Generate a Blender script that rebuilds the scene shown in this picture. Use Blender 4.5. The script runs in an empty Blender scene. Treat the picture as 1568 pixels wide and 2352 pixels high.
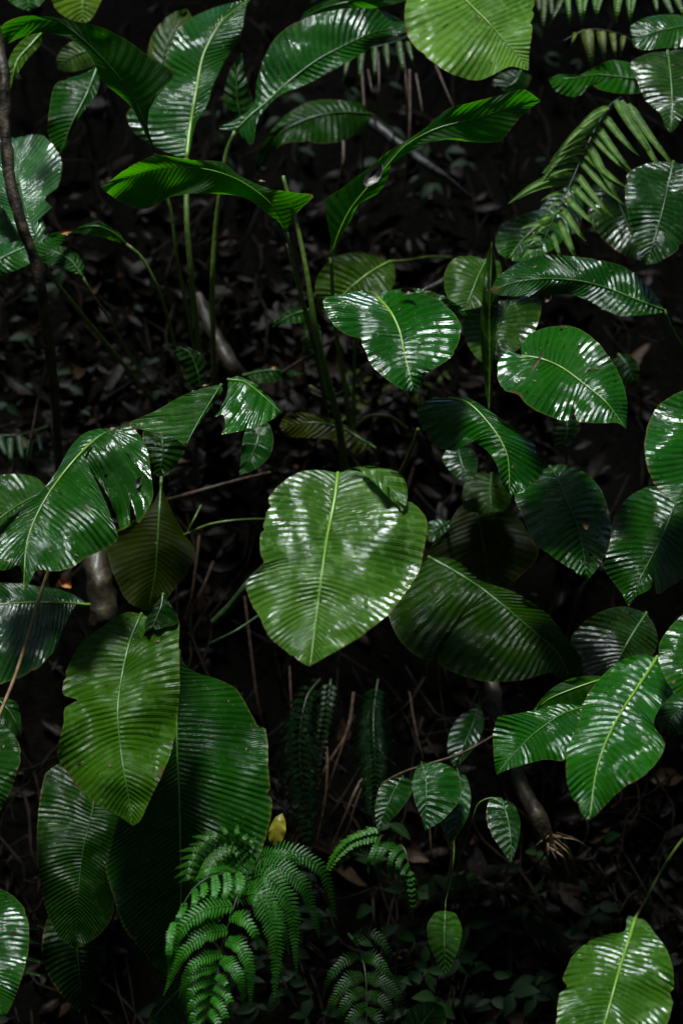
import bpy, math, random
from mathutils import Vector, noise
random.seed(7)
sc = bpy.context.scene
# ---------------------------------------------------------------- camera, sky, sun, exposure
CAM_Y, CAM_Z, SPX = -3.0, 1.1, 2.8345e-4
cd = bpy.data.cameras.new('camera'); cam = bpy.data.objects.new('camera', cd); sc.collection.objects.link(cam)
cam.location = (0, CAM_Y, CAM_Z); cam.rotation_euler = (math.radians(90), 0, 0)
cd.sensor_fit = 'VERTICAL'; cd.sensor_height = 36; cd.lens = 54; cd.clip_start = .05; cd.clip_end = 500
cd.dof.use_dof = True; cd.dof.focus_distance = 2.5; cd.dof.aperture_fstop = 2.8
sc.camera = cam
SUN_EL, SUN_AZ = math.radians(64), math.radians(197)      # azimuth from +Y, clockwise: behind and slightly left of the camera
w = bpy.data.worlds.new('World'); sc.world = w; w.use_nodes = True
wt = w.node_tree; bg = wt.nodes['Background']
sky = wt.nodes.new('ShaderNodeTexSky'); sky.sky_type = 'NISHITA'; sky.sun_disc = False
sky.sun_elevation = SUN_EL; sky.sun_rotation = SUN_AZ
wt.links.new(sky.outputs[0], bg.inputs[0]); bg.inputs[1].default_value = 0.05
sl = bpy.data.lights.new('sun', 'SUN'); sl.energy = 1.5; sl.angle = math.radians(10); sl.color = (.92, 1, .98)
so = bpy.data.objects.new('sun', sl); sc.collection.objects.link(so)
sd = Vector((math.sin(SUN_AZ)*math.cos(SUN_EL), math.cos(SUN_AZ)*math.cos(SUN_EL), math.sin(SUN_EL)))
so.rotation_euler = sd.to_track_quat('Z', 'Y').to_euler(); so.location = sd*20
vs = sc.view_settings
sc.display_settings.display_device = 'sRGB'
vs.view_transform = 'Standard'; vs.look = 'None'; vs.exposure = 1.42; vs.gamma = 1; vs.use_curve_mapping = False
# ---------------------------------------------------------------- helpers
col = sc.collection
def P(px, py, d):
    k = SPX*d
    return Vector(((px-784)*k, CAM_Y+d, CAM_Z-(py-1176)*k))
def tag(o, label=None, cat=None, group=None, kind=None):
    if label: o['label'] = label
    if cat: o['category'] = cat
    if group: o['group'] = group
    if kind: o['kind'] = kind
    return o
def empty(name, loc, label, cat, group=None):
    o = bpy.data.objects.new(name, None); o.empty_display_size = .02; o.location = loc; col.objects.link(o)
    return tag(o, label, cat, group)
def mesh(name, vs_, fs, mat, parent=None, uv=None, color=None, smooth=True, scale=None, tscale=0):
    off = parent_off(parent)
    me = bpy.data.meshes.new(name)
    me.from_pydata([tuple(v-off) for v in vs_], [], fs)
    if uv:
        l = me.uv_layers.new(name='UVMap')
        fl = [c for p in me.polygons for vi in p.vertices for c in uv[vi]]
        l.data.foreach_set('uv', fl)
        l2 = me.uv_layers.new(name='Scale'); l2.data.foreach_set('uv', [scale or .6, tscale]*(len(fl)//2))
        me.uv_layers.active_index = 0
    if smooth: me.polygons.foreach_set('use_smooth', [True]*len(me.polygons))
    me.materials.append(mat); me.update()
    o = bpy.data.objects.new(name, me); col.objects.link(o)
    if color: o.color = color
    if parent: o.parent = parent
    return o
def parent_off(p):
    v = Vector((0, 0, 0))
    while p is not None: v += p.location; p = p.parent
    return v
def cr(pts, n):
    """n+1 samples by arc length on a centripetal-like Catmull-Rom through tuples"""
    pts = [Vector(p) for p in pts]
    if len(pts) == 1: return [pts[0]]*(n+1)
    ext = [pts[0]*2-pts[1]] + pts + [pts[-1]*2-pts[-2]]
    fine = []
    for i in range(1, len(ext)-2):
        p0, p1, p2, p3 = ext[i-1:i+3]
        L = (p2-p1).length
        l0 = max((p1-p0).length, 1e-6); l2 = max((p3-p2).length, 1e-6)
        m1 = (p2-p0)/(l0+L)*L if L > 0 else p1*0
        m2 = (p3-p1)/(l2+L)*L if L > 0 else p1*0
        for k in range(12):
            t = k/12; t2 = t*t; t3 = t2*t
            fine.append(p1*(2*t3-3*t2+1)+m1*(t3-2*t2+t)*.85+p2*(-2*t3+3*t2)+m2*(t3-t2)*.85)
    fine.append(pts[-1])
    cum = [0]
    for a, b in zip(fine, fine[1:]): cum.append(cum[-1]+(b-a).length)
    out = []; j = 0; T = cum[-1]
    for k in range(n+1):
        s = T*k/n
        while j < len(cum)-2 and cum[j+1] < s: j += 1
        seg = cum[j+1]-cum[j]
        out.append(fine[j].lerp(fine[j+1], (s-cum[j])/seg if seg > 0 else 0))
    return out
def tube_geo(pts, rad, sides=8, rough=0, seed=0):
    V = []; F = []; n = len(pts)
    up = Vector((0.3, -1, .2))
    for i, p in enumerate(pts):
        t = (pts[min(i+1, n-1)]-pts[max(i-1, 0)]).normalized()
        a = t.cross(up)
        if a.length < 1e-4: a = t.cross(Vector((1, 0, 0)))
        a.normalize(); b = t.cross(a)
        r = rad(i/(n-1)) if callable(rad) else rad
        for k in range(sides):
            th = 2*math.pi*k/sides
            rr = r
            if rough: rr *= 1+rough*noise.noise(Vector((p.x*40+math.cos(th)*1.5+seed, p.z*40, math.sin(th)*1.5+p.y*20)))
            V.append(p+a*math.cos(th)*rr+b*math.sin(th)*rr)
    for i in range(n-1):
        for k in range(sides):
            F.append((i*sides+k, i*sides+(k+1) % sides, (i+1)*sides+(k+1) % sides, (i+1)*sides+k))
    F.append(tuple(range(sides))[::-1]); F.append(tuple((n-1)*sides+k for k in range(sides)))
    return V, F
# ---------------------------------------------------------------- materials
def nodes(name):
    m = bpy.data.materials.new(name); m.use_nodes = True
    nt = m.node_tree; b = nt.nodes['Principled BSDF']
    return m, nt, b
def N(nt, t, **kw):
    n = nt.nodes.new(t)
    for k, v in kw.items():
        if k.startswith('i_'): n.inputs[k[2:]].default_value = v
        else: setattr(n, k, v)
    return n
def math_n(nt, op, a, b=None, clamp=False):
    n = nt.nodes.new('ShaderNodeMath'); n.operation = op; n.use_clamp = clamp
    for i, x in enumerate((a, b)):
        if x is None: continue
        if isinstance(x, (int, float)): n.inputs[i].default_value = x
        else: nt.links.new(x, n.inputs[i])
    return n.outputs[0]
def mixc(nt, f, a, b, blend='MIX'):
    n = nt.nodes.new('ShaderNodeMix'); n.data_type = 'RGBA'; n.blend_type = blend
    for i, x in ((0, f), (6, a), (7, b)):
        if isinstance(x, (int, float)): n.inputs[i].default_value = x
        elif isinstance(x, tuple): n.inputs[i].default_value = x
        else: nt.links.new(x, n.inputs[i])
    return n.outputs[2]
def ramp(nt, fac, lo, hi):
    n = nt.nodes.new('ShaderNodeMapRange'); n.inputs[1].default_value = lo; n.inputs[2].default_value = hi
    n.interpolation_type = 'SMOOTHSTEP'
    nt.links.new(fac, n.inputs[0]); return n.outputs[0]
def noise_n(nt, vec, scale, detail=3, rough=.5, dist=0):
    n = nt.nodes.new('ShaderNodeTexNoise'); n.inputs['Scale'].default_value = scale
    n.inputs['Detail'].default_value = detail; n.inputs['Roughness'].default_value = rough; n.inputs['Distortion'].default_value = dist
    nt.links.new(vec, n.inputs['Vector']); return n.outputs['Fac']
RIBS = .72
def leaf_mat(name, rough, bump, coat, transl, wrinkle=.5, spec=.5):
    m, nt, b = nodes(name); L = nt.links.new
    uv = N(nt, 'ShaderNodeUVMap'); uv.uv_map = 'UVMap'; sep = N(nt, 'ShaderNodeSeparateXYZ'); L(uv.outputs[0], sep.inputs[0])
    geo = N(nt, 'ShaderNodeNewGeometry'); oi = N(nt, 'ShaderNodeObjectInfo')
    addv = N(nt, 'ShaderNodeVectorMath'); addv.operation = 'ADD'
    L(geo.outputs['Position'], addv.inputs[0])
    pos = addv.outputs[0]
    rv = N(nt, 'ShaderNodeCombineXYZ'); L(math_n(nt, 'MULTIPLY', oi.outputs['Random'], 37.0), rv.inputs[0]); L(rv.outputs[0], addv.inputs[1])
    # lateral veins run along u, one per unit of v
    wob = math_n(nt, 'MULTIPLY', math_n(nt, 'SUBTRACT', noise_n(nt, pos, 14, 2), .5), 0.9)
    v = math_n(nt, 'ADD', sep.outputs[1], wob)
    c = math_n(nt, 'COSINE', math_n(nt, 'MULTIPLY', v, 2*math.pi))
    wave = math_n(nt, 'ADD', math_n(nt, 'MULTIPLY', c, .5), .5)
    c2 = math_n(nt, 'COSINE', math_n(nt, 'MULTIPLY', v, 2*math.pi*3))
    # broken streaks: noise stretched along the veins
    sv = N(nt, 'ShaderNodeCombineXYZ')
    L(math_n(nt, 'MULTIPLY', sep.outputs[0], 2.2), sv.inputs[0]); L(math_n(nt, 'MULTIPLY', v, 1.3), sv.inputs[1]); L(math_n(nt, 'MULTIPLY', oi.outputs['Random'], 50.0), sv.inputs[2])
    streak = noise_n(nt, sv.outputs[0], 1.6, 4, .62)
    big = noise_n(nt, pos, 9, 3)
    fine = noise_n(nt, pos, 130, 3, .6)
    crink = noise_n(nt, pos, 34, 3, .55, .6)
    amp = math_n(nt, 'ADD', math_n(nt, 'MULTIPLY', big, 1.2), .15)
    h = math_n(nt, 'MULTIPLY', wave, amp)
    h = math_n(nt, 'ADD', h, math_n(nt, 'MULTIPLY', c2, .08))
    h = math_n(nt, 'ADD', h, math_n(nt, 'MULTIPLY', streak, .62))
    sc_ = N(nt, 'ShaderNodeUVMap'); sc_.uv_map = 'Scale'; ss = N(nt, 'ShaderNodeSeparateXYZ'); L(sc_.outputs[0], ss.inputs[0])
    h = math_n(nt, 'MULTIPLY', h, math_n(nt, 'MULTIPLY', ss.outputs[0], RIBS))
    h = math_n(nt, 'ADD', h, math_n(nt, 'MULTIPLY', crink, wrinkle*1.3))
    h = math_n(nt, 'ADD', h, math_n(nt, 'MULTIPLY', fine, .07))
    h = math_n(nt, 'MULTIPLY', h, math_n(nt, 'ADD', math_n(nt, 'MULTIPLY', oi.outputs['Random'], .55), .75))
    bp = N(nt, 'ShaderNodeBump'); bp.inputs['Strength'].default_value = 1; bp.inputs['Distance'].default_value = bump
    L(h, bp.inputs['Height']); L(bp.outputs[0], b.inputs['Normal']); L(bp.outputs[0], b.inputs['Coat Normal'])
    # colour
    base = mixc(nt, 1.0, oi.outputs['Color'], (.54, .66, .10, 1), 'MULTIPLY')
    dark = mixc(nt, 1.0, base, (.50, .62, .6, 1), 'MULTIPLY')
    cc = mixc(nt, ramp(nt, big, .32, .68), dark, base)
    cc = mixc(nt, math_n(nt, 'MULTIPLY', ramp(nt, wave, .72, 1.0), .35), cc, mixc(nt, 1.0, base, (1.7, 1.45, 1.5, 1), 'MULTIPLY'))
    # mottling (obj.color alpha above .5 = blotchy)
    blot = noise_n(nt, pos, 42, 5, .68, .4)
    pale = mixc(nt, .5, mixc(nt, 1.0, base, (2.2, 1.9, 2.6, 1), 'MULTIPLY'), (.12, .19, .08, 1))
    bl = math_n(nt, 'MULTIPLY', ramp(nt, blot, .5, .62), math_n(nt, 'MULTIPLY', oi.outputs['Alpha'], .62))
    cc = mixc(nt, bl, cc, pale)
    spots = N(nt, 'ShaderNodeTexVoronoi'); spots.inputs['Scale'].default_value = 95; L(pos, spots.inputs['Vector'])
    sp = math_n(nt, 'LESS_THAN', spots.outputs['Distance'], .13)
    cc = mixc(nt, math_n(nt, 'MULTIPLY', sp, .55), cc, pale)
    holes = N(nt, 'ShaderNodeTexVoronoi'); holes.inputs['Scale'].default_value = 17; L(pos, holes.inputs['Vector'])
    hs = math_n(nt, 'LESS_THAN', math_n(nt, 'ADD', holes.outputs['Distance'], math_n(nt, 'MULTIPLY', fine, .10)), .118)
    cc = mixc(nt, math_n(nt, 'MULTIPLY', hs, .8), cc, (.035, .022, .008, 1))
    slit_v = N(nt, 'ShaderNodeCombineXYZ'); L(math_n(nt, 'MULTIPLY', sep.outputs[0], 1.6), slit_v.inputs[0]); L(math_n(nt, 'MULTIPLY', v, .55), slit_v.inputs[1]); L(math_n(nt, 'MULTIPLY', oi.outputs['Random'], 91.0), slit_v.inputs[2])
    slit = math_n(nt, 'MULTIPLY', ramp(nt, noise_n(nt, slit_v.outputs[0], 2.0, 1), .66, .70), ramp(nt, wave, .16, .06))
    cc = mixc(nt, math_n(nt, 'MULTIPLY', slit, .9), cc, (.006, .006, .002, 1))
    # yellowed rim
    rim = ramp(nt, math_n(nt, 'ABSOLUTE', sep.outputs[0]), .955, 1.0)
    cc = mixc(nt, math_n(nt, 'MULTIPLY', rim, .45), cc, mixc(nt, .5, base, (.20, .19, .03, 1)))
    tt = math_n(nt, 'ADD', math_n(nt, 'MULTIPLY', sep.outputs[1], ss.outputs[1]), math_n(nt, 'MULTIPLY', math_n(nt, 'SUBTRACT', big, .5), .35))
    brown = math_n(nt, 'MULTIPLY', ramp(nt, tt, .955, 1.01), math_n(nt, 'GREATER_THAN', oi.outputs['Random'], .45))
    cc = mixc(nt, math_n(nt, 'MULTIPLY', brown, .75), cc, (.10, .06, .018, 1))
    edge_b = math_n(nt, 'MULTIPLY', ramp(nt, math_n(nt, 'ADD', math_n(nt, 'ABSOLUTE', sep.outputs[0]), math_n(nt, 'MULTIPLY', math_n(nt, 'SUBTRACT', noise_n(nt, pos, 22, 3), .5), .5)), 1.0, 1.06), .8)
    cc = mixc(nt, edge_b, cc, (.09, .055, .018, 1))
    L(cc, b.inputs['Base Color'])
    r = math_n(nt, 'ADD', math_n(nt, 'MULTIPLY', ramp(nt, noise_n(nt, pos, 26, 4, .6), .35, .7), .14), rough)
    L(r, b.inputs['Roughness'])
    b.inputs['Specular IOR Level'].default_value = spec
    b.inputs['Coat Weight'].default_value = coat; b.inputs['Coat Roughness'].default_value = rough*.5; b.inputs['Coat IOR'].default_value = 1.5
    tr = N(nt, 'ShaderNodeBsdfTranslucent'); L(mixc(nt, 1.0, cc, (3.6, 3.6, 1.2, 1), 'MULTIPLY'), tr.inputs[0]); L(bp.outputs[0], tr.inputs['Normal'])
    mx = N(nt, 'ShaderNodeMixShader'); mx.inputs[0].default_value = transl
    L(b.outputs[0], mx.inputs[1]); L(tr.outputs[0], mx.inputs[2])
    hc = N(nt, 'ShaderNodeSeparateXYZ'); L(holes.outputs['Color'], hc.inputs[0])
    hole = math_n(nt, 'MULTIPLY', math_n(nt, 'LESS_THAN', math_n(nt, 'ADD', holes.outputs['Distance'], math_n(nt, 'MULTIPLY', fine, .10)), .098), math_n(nt, 'GREATER_THAN', hc.outputs[0], .6))
    tp = N(nt, 'ShaderNodeBsdfTransparent'); m2 = N(nt, 'ShaderNodeMixShader'); L(hole, m2.inputs[0]); L(mx.outputs[0], m2.inputs[1]); L(tp.outputs[0], m2.inputs[2])
    L(m2.outputs[0], nt.nodes['Material Output'].inputs[0])
    return m
WET = leaf_mat('wet_leaf', .14, .0024, .95, .14, .5, .12)
SATIN = leaf_mat('satin_leaf', .24, .0022, .16, .18, .35, .06)
SMOOTH = leaf_mat('leaf_underside', .42, .0008, .0, .62, .3, .2)
def stem_mat(name, c1, c2, rough, scale=60, bump=.001, coat=.2):
    m, nt, b = nodes(name); L = nt.links.new
    tc = N(nt, 'ShaderNodeNewGeometry')
    f = noise_n(nt, tc.outputs['Position'], scale, 5, .65)
    L(mixc(nt, ramp(nt, f, .35, .68), c1, c2), b.inputs['Base Color'])
    b.inputs['Roughness'].default_value = rough; b.inputs['Coat Weight'].default_value = coat; b.inputs['Coat Roughness'].default_value = .25
    bp = N(nt, 'ShaderNodeBump'); bp.inputs['Distance'].default_value = bump
    L(f, bp.inputs['Height']); L(bp.outputs[0], b.inputs['Normal'])
    return m
RIB = stem_mat('midrib_green', (.045, .14, .015, 1), (.09, .22, .03, 1), .3, 90, .0006)
RIBY = stem_mat('midrib_yellow_green', (.13, .28, .02, 1), (.22, .40, .04, 1), .3, 90, .0006)
RIBD = stem_mat('midrib_dark', (.02, .07, .012, 1), (.04, .11, .02, 1), .32, 90, .0006)
STALK = stem_mat('stalk_green', (.065, .12, .014, 1), (.13, .20, .03, 1), .35, 110, .0015)
STALKD = stem_mat('stalk_dark', (.012, .03, .008, 1), (.03, .055, .014, 1), .45, 120, .002)
BARK = stem_mat('wet_bark', (.012, .008, .005, 1), (.11, .075, .042, 1), .5, 38, .006, .2)
STRAW = stem_mat('dry_straw', (.22, .13, .055, 1), (.42, .28, .14, 1), .6, 90, .001, 0)
TWIG = stem_mat('brown_twig', (.03, .017, .010, 1), (.11, .06, .035, 1), .6, 90, .002, .1)
DEAD = stem_mat('dead_leaf_brown', (.07, .04, .022, 1), (.19, .11, .06, 1), .5, 120, .002, .1)
DEADW = stem_mat('bleached_dead_leaf', (.10, .08, .09, 1), (.34, .30, .26, 1), .45, 60, .003, .2)
ORANGE = stem_mat('orange_dead_petal', (.35, .09, .01, 1), (.55, .20, .03, 1), .5, 80, .001, 0)
def fern_mat():
    m, nt, b = nodes('fern_green'); L = nt.links.new
    g = N(nt, 'ShaderNodeNewGeometry'); oi = N(nt, 'ShaderNodeObjectInfo')
    f = noise_n(nt, g.outputs['Position'], 60, 4, .6)
    c = mixc(nt, ramp(nt, f, .35, .65), mixc(nt, 1.0, oi.outputs['Color'], (.9, .75, .3, 1), 'MULTIPLY'), mixc(nt, 1.0, oi.outputs['Color'], (1.9, 1.3, .5, 1), 'MULTIPLY'))
    L(c, b.inputs['Base Color']); L(math_n(nt, 'ADD', math_n(nt, 'MULTIPLY', f, .4), .22), b.inputs['Roughness'])
    b.inputs['Specular IOR Level'].default_value = .4
    bp = N(nt, 'ShaderNodeBump'); bp.inputs['Distance'].default_value = .0012; L(noise_n(nt, g.outputs['Position'], 260, 2), bp.inputs['Height']); L(bp.outputs[0], b.inputs['Normal'])
    tr = N(nt, 'ShaderNodeBsdfTranslucent'); L(mixc(nt, 1.0, c, (1.8, 2.2, .8, 1), 'MULTIPLY'), tr.inputs[0])
    mx = N(nt, 'ShaderNodeMixShader'); mx.inputs[0].default_value = .25
    L(b.outputs[0], mx.inputs[1]); L(tr.outputs[0], mx.inputs[2]); L(mx.outputs[0], nt.nodes['Material Output'].inputs[0])
    return m
FERN = fern_mat()
def dull_mat():
    m, nt, b = nodes('dull_small_leaf'); L = nt.links.new
    g = N(nt, 'ShaderNodeNewGeometry'); oi = N(nt, 'ShaderNodeObjectInfo')
    f = noise_n(nt, g.outputs['Position'], 40, 4, .6)
    L(mixc(nt, f, mixc(nt, 1.0, oi.outputs['Color'], (.6, .5, .3, 1), 'MULTIPLY'), mixc(nt, 1.0, oi.outputs['Color'], (1.5, 1.2, .7, 1), 'MULTIPLY')), b.inputs['Base Color'])
    b.inputs['Roughness'].default_value = .6; b.inputs['Specular IOR Level'].default_value = .12
    return m
DULL = dull_mat()
YELLOW = stem_mat('yellow_leaf', (.16, .14, .006, 1), (.24, .22, .012, 1), .45, 150, .0006, .1)
# ---------------------------------------------------------------- the bank: one sheet of ground to the horizon
PROF = [(-60, -1.6), (-14, -1.0), (-3, -.95), (-1.0, -.75), (-.35, -.35), (.15, .15), (.5, .75), (.85, 1.35), (1.15, 1.9), (1.55, 2.6), (2.4, 3.4), (5, 4.6), (14, 6.5), (60, 9), (160, 12)]
def bank_y(z):
    for (y0, z0), (y1, z1) in zip(PROF, PROF[1:]):
        if z0 <= z <= z1: return y0+(y1-y0)*(z-z0)/(z1-z0)
    return 160
def bank_d(px, py):
    d = 2.8
    for _ in range(400):
        p = P(px, py, d)
        if p.y >= bank_y(p.z): break
        d += .01
    return d
def bank_noise(p):
    n = noise.noise(p*1.7)*.13+noise.noise(p*5.0)*.055+noise.noise(p*14)*.022+abs(noise.noise(p*31))*.012
    return n
def build_bank():
    prof = cr(PROF[2:12], 260)
    far0 = [Vector(PROF[0]), Vector(PROF[1])]; far1 = [Vector(p) for p in PROF[12:]]
    prof = far0+prof+far1
    xs = []
    x = -1.6
    while x < 1.6: xs.append(x); x += .014
    L = []; s = .03; x = 1.62
    while x < 80: L.append(x); x += s; s *= 1.25
    xs = [-a for a in reversed(L)]+xs+L
    V = []; F = []; nx = len(xs)
    for j, q in enumerate(prof):
        for x in xs:
            p = Vector((x, q[0], q[1]))
            a = bank_noise(p) if abs(x) < 6 and -3 < q[0] < 6 else noise.noise(p*.6)*.15
            V.append(p+Vector((0, -.8, .5))*a)
    for j in range(len(prof)-1):
        for i in range(nx-1):
            F.append((j*nx+i, j*nx+i+1, (j+1)*nx+i+1, (j+1)*nx+i))
    m, nt, b = nodes('wet_soil'); Lk = nt.links.new
    g = N(nt, 'ShaderNodeNewGeometry'); pos = g.outputs['Position']
    f1 = noise_n(nt, pos, 7, 5, .6); f2 = noise_n(nt, pos, 60, 6, .7); f3 = noise_n(nt, pos, 3, 3)
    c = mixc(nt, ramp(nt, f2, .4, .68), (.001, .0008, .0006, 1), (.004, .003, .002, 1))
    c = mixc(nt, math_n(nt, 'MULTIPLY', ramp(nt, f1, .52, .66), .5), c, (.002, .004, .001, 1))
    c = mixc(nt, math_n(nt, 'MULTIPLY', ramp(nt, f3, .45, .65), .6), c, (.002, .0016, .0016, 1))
    Lk(c, b.inputs['Base Color']); b.inputs['Specular IOR Level'].default_value = .03
    Lk(math_n(nt, 'ADD', math_n(nt, 'MULTIPLY', f1, .4), .42), b.inputs['Roughness'])
    bp = N(nt, 'ShaderNodeBump'); bp.inputs['Distance'].default_value = .012; Lk(f2, bp.inputs['Height']); Lk(bp.outputs[0], b.inputs['Normal'])
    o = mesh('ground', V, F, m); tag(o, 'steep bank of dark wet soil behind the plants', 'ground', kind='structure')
build_bank()
# ---------------------------------------------------------------- leaves
def leaf_geo(M, A, B, d, gy=.7, gx=0, arch=.25, curl=.12, nv=26, wave=.014, rows=None, cols=13, k=.10, adv=1.4, seed=0, dips=0, fold=0):
    nv = nv*1.25; arch *= .5; rows = rows or max(80, int(nv*2.2))
    base, tip = Vector(M[0]), Vector(M[-1])
    Mp = cr(M, rows)
    Ap = cr([M[0]]+list(A)+[M[-1]], rows*2); Bp = cr([M[0]]+list(B)+[M[-1]], rows*2)
    Lpx = sum((b_-a_).length for a_, b_ in zip(Mp, Mp[1:]))
    def at(arr, t):
        x = max(0, min(1, t))*(len(arr)-1); i = min(int(x), len(arr)-2)
        return arr[i].lerp(arr[i+1], x-i)
    V = []; F = []; UV = []; nc = 2*cols+1
    s = SPX*d; wave *= min(1, Lpx/380)
    for i in range(rows+1):
        t = i/rows; m = Mp[i]
        tan = (Mp[min(i+1, rows)]-Mp[max(i-1, 0)]); tan = tan/max(tan.length, 1e-6)
        te = 1-(1-t)**adv; ea = at(Ap, te); eb = at(Bp, te)
        if 0 < i < rows:
            for sg, e_ in ((0, ea), (1, eb)):
                nz = noise.noise(Vector((t*nv*.9, sg*9.3, seed)))*2.2
                nk = noise.noise(Vector((t*nv*.55, sg*5.1+3, seed*2)))
                if nk > .42: nz -= (nk-.42)*38
                w0 = (e_-m); l0 = w0.length
                if l0 > 25:
                    nz *= min(1, l0/120)
                    if sg: eb = e_+w0*(nz/l0)
                    else: ea = e_+w0*(nz/l0)
        for j in range(-cols, cols+1):
            u = j/cols; au = abs(u)
            au = au**.85
            e = ea if u < 0 else eb
            wd = (e-m).length
            c = (m+e)*.5-tan*wd*k
            q = m*(1-au)**2+c*2*au*(1-au)+e*au*au
            dd = d-gy*(q[1]-base[1])*s-gx*(q[0]-base[0])*s
            dd -= curl*Lpx*s*(4*t*(1-t))
            dd += arch*wd*s*(au**1.6)
            if fold: dd += fold*wd*s*au*(1 if u > 0 else -1)
            wv = wave*au*au*(math.sin(t*9+seed+(2 if u > 0 else 0))+.7*math.sin(t*21+seed*2.3+u))
            wv += .013*noise.noise(Vector((q[0]*.012, q[1]*.012, seed)))+.0018*noise.noise(Vector((q[0]*.035, q[1]*.035, seed+5)))
            dd += wv*min(1, 4*t+.1)
            V.append(P(q[0], q[1], dd)); UV.append((u, t*nv))
    for i in range(rows):
        for j in range(nc-1):
            a = i*nc+j; F.append((a, a+1, a+nc+1, a+nc))
    mid = [V[i*nc+cols] for i in range(0, rows+1, 3)]
    return V, F, UV, mid, s, Lpx*s/nv/.0065
def blade(parent, M, A, B, d, colr, mat, rib, name='blade', ribr=2.6, blotch=.25, hide_rib=False, **kw):
    V, F, UV, mid, s, per = leaf_geo(M, A, B, d, **kw)
    o = mesh(name, V, F, mat, parent, UV, (*colr, blotch), scale=max(.35, min(2, per)), tscale=1/max(q[1] for q in UV))
    if not hide_rib:
        pts = [p+Vector((0, -.0012, 0)) for p in mid]
        Vt, Ft = tube_geo(pts, lambda t: s*ribr*(1.05-t*.85), 6)
        r = mesh('midrib', Vt, Ft, rib, parent if name == 'blade' else o)
    return o, mid
nleaf = [0]
def leaf(label, M, A, B, d, colr=(.016, .10, .012), mat=None, rib=None, stalk='auto', cat='leaf', name='broad_leaf', group=None, srad=5, smat=None, **kw):
    nleaf[0] += 1
    kw.setdefault('seed', nleaf[0]*1.7)
    s = SPX*d
    base = P(M[0][0], M[0][1], d)
    root = empty(name, base, label, cat, group)
    o, mid = blade(root, M, A, B, d, colr, mat or WET, rib or RIB, **kw)
    if stalk == 'auto':
        dr = Vector((M[1][0]-M[0][0], M[1][1]-M[0][1])); dr.normalize()
        b = Vector(M[0])
        tx, ty = b[0]+dr[0]*90, b[1]+dr[1]*90+20
        bd = max(bank_d(tx, ty), d+.25)
        pts = [tuple(base), tuple(P(b[0]+dr[0]*6, b[1]+dr[1]*8, d+.05)), tuple(P(b[0]+dr[0]*40, b[1]+dr[1]*45, d+.22)), tuple(P(tx, ty, bd+.1))]
        Vt, Ft = tube_geo(cr(pts, 14), lambda t: s*srad*(.8+.3*t), 8)
        mesh('stalk', Vt, Ft, smat or STALK, root)
    elif stalk:
        pts = [tuple(base)]+[tuple(P(*q)) for q in stalk]
        Vt, Ft = tube_geo(cr(pts, 10*len(pts)), lambda t: s*srad*(.75+.45*t), 10)
        mesh('stalk', Vt, Ft, smat or STALK, root)
    return root
def stem(name, label, cat, pts, r0, r1, mat, group=None, rough=0, sides=8, n=None, kids=()):
    """pts: (px, py, depth); radii in pixels"""
    q = cr([tuple(P(*p)) for p in pts], n or 14*len(pts))
    s = SPX*pts[0][2]
    root = bpy.data.objects.new(name, None); col.objects.link(root); col.objects.unlink(root); bpy.data.objects.remove(root)
    V, F = tube_geo(q, lambda t: s*(r0+(r1-r0)*t), sides, rough, pts[0][0])
    o = mesh(name, V, F, mat); tag(o, label, cat, group)
    for kp, a, b_ in kids:
        q2 = cr([tuple(P(*p)) for p in kp], 10*len(kp))
        V, F = tube_geo(q2, lambda t: s*(a+(b_-a)*t), 6, rough, kp[0][0])
        mesh('side_twig', V, F, mat, o)
    return o
def feather_geo(curve, wpx, n, sweep=.35, taper=.9, lobe=.42, droop=.0, d0=None, start=.0):
    """a pinna: rachis curve in 3-D with n pairs of small leaflets"""
    pts = cr([tuple(c) for c in curve], n)
    V = []; F = []; UV = []
    L = sum((b-a).length for a, b in zip(pts, pts[1:]))
    view = Vector((0, -1, .55)).normalized()
    step = L/n
    for i in range(n+1):
        t = i/n
        p = pts[i]; tan = (pts[min(i+1, n)]-pts[max(i-1, 0)]).normalized()
        side = tan.cross(view).normalized(); nrm = side.cross(tan).normalized()
        wl = wpx*(min(1, (t+.12)*3.5)**.6)*(1-t)**taper*(1+.12*math.sin(i*5.1))+step*.25
        for sg in (-1, 1):
            dirv = (side*sg+tan*sweep).normalized()
            rnd = .35*noise.noise(Vector((i*.9+p.x*60, sg*3.1, p.z*50)))
            nr = (nrm*(1+rnd)+tan*.15).normalized()
            w = step*lobe
            k0 = len(V)
            prof = [(0, .75), (.25, 1.0), (.55, .95), (.82, .62), (1, .0)]
            for (a, b_) in prof:
                c = p+dirv*wl*a-nr*wl*(a*a)*(.09+droop)+tan*wl*a*a*.12
                h = tan*w*b_
                V.append(c-h); V.append(c+nr*w*.15*b_); V.append(c+h)
                UV += [(-b_, a*4), (0, a*4), (b_, a*4)]
            for q in range(len(prof)-1):
                a = k0+q*3
                F.append((a, a+3, a+4, a+1)); F.append((a+1, a+4, a+5, a+2))
    k0 = len(V); r = wpx*.035+.0004
    Vt, Ft = tube_geo(pts, lambda t: r*(1.3-t), 5)
    V += Vt; UV += [(0, 0)]*len(Vt); F += [tuple(k0+x for x in f) for f in Ft]
    return V, F, UV
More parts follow.
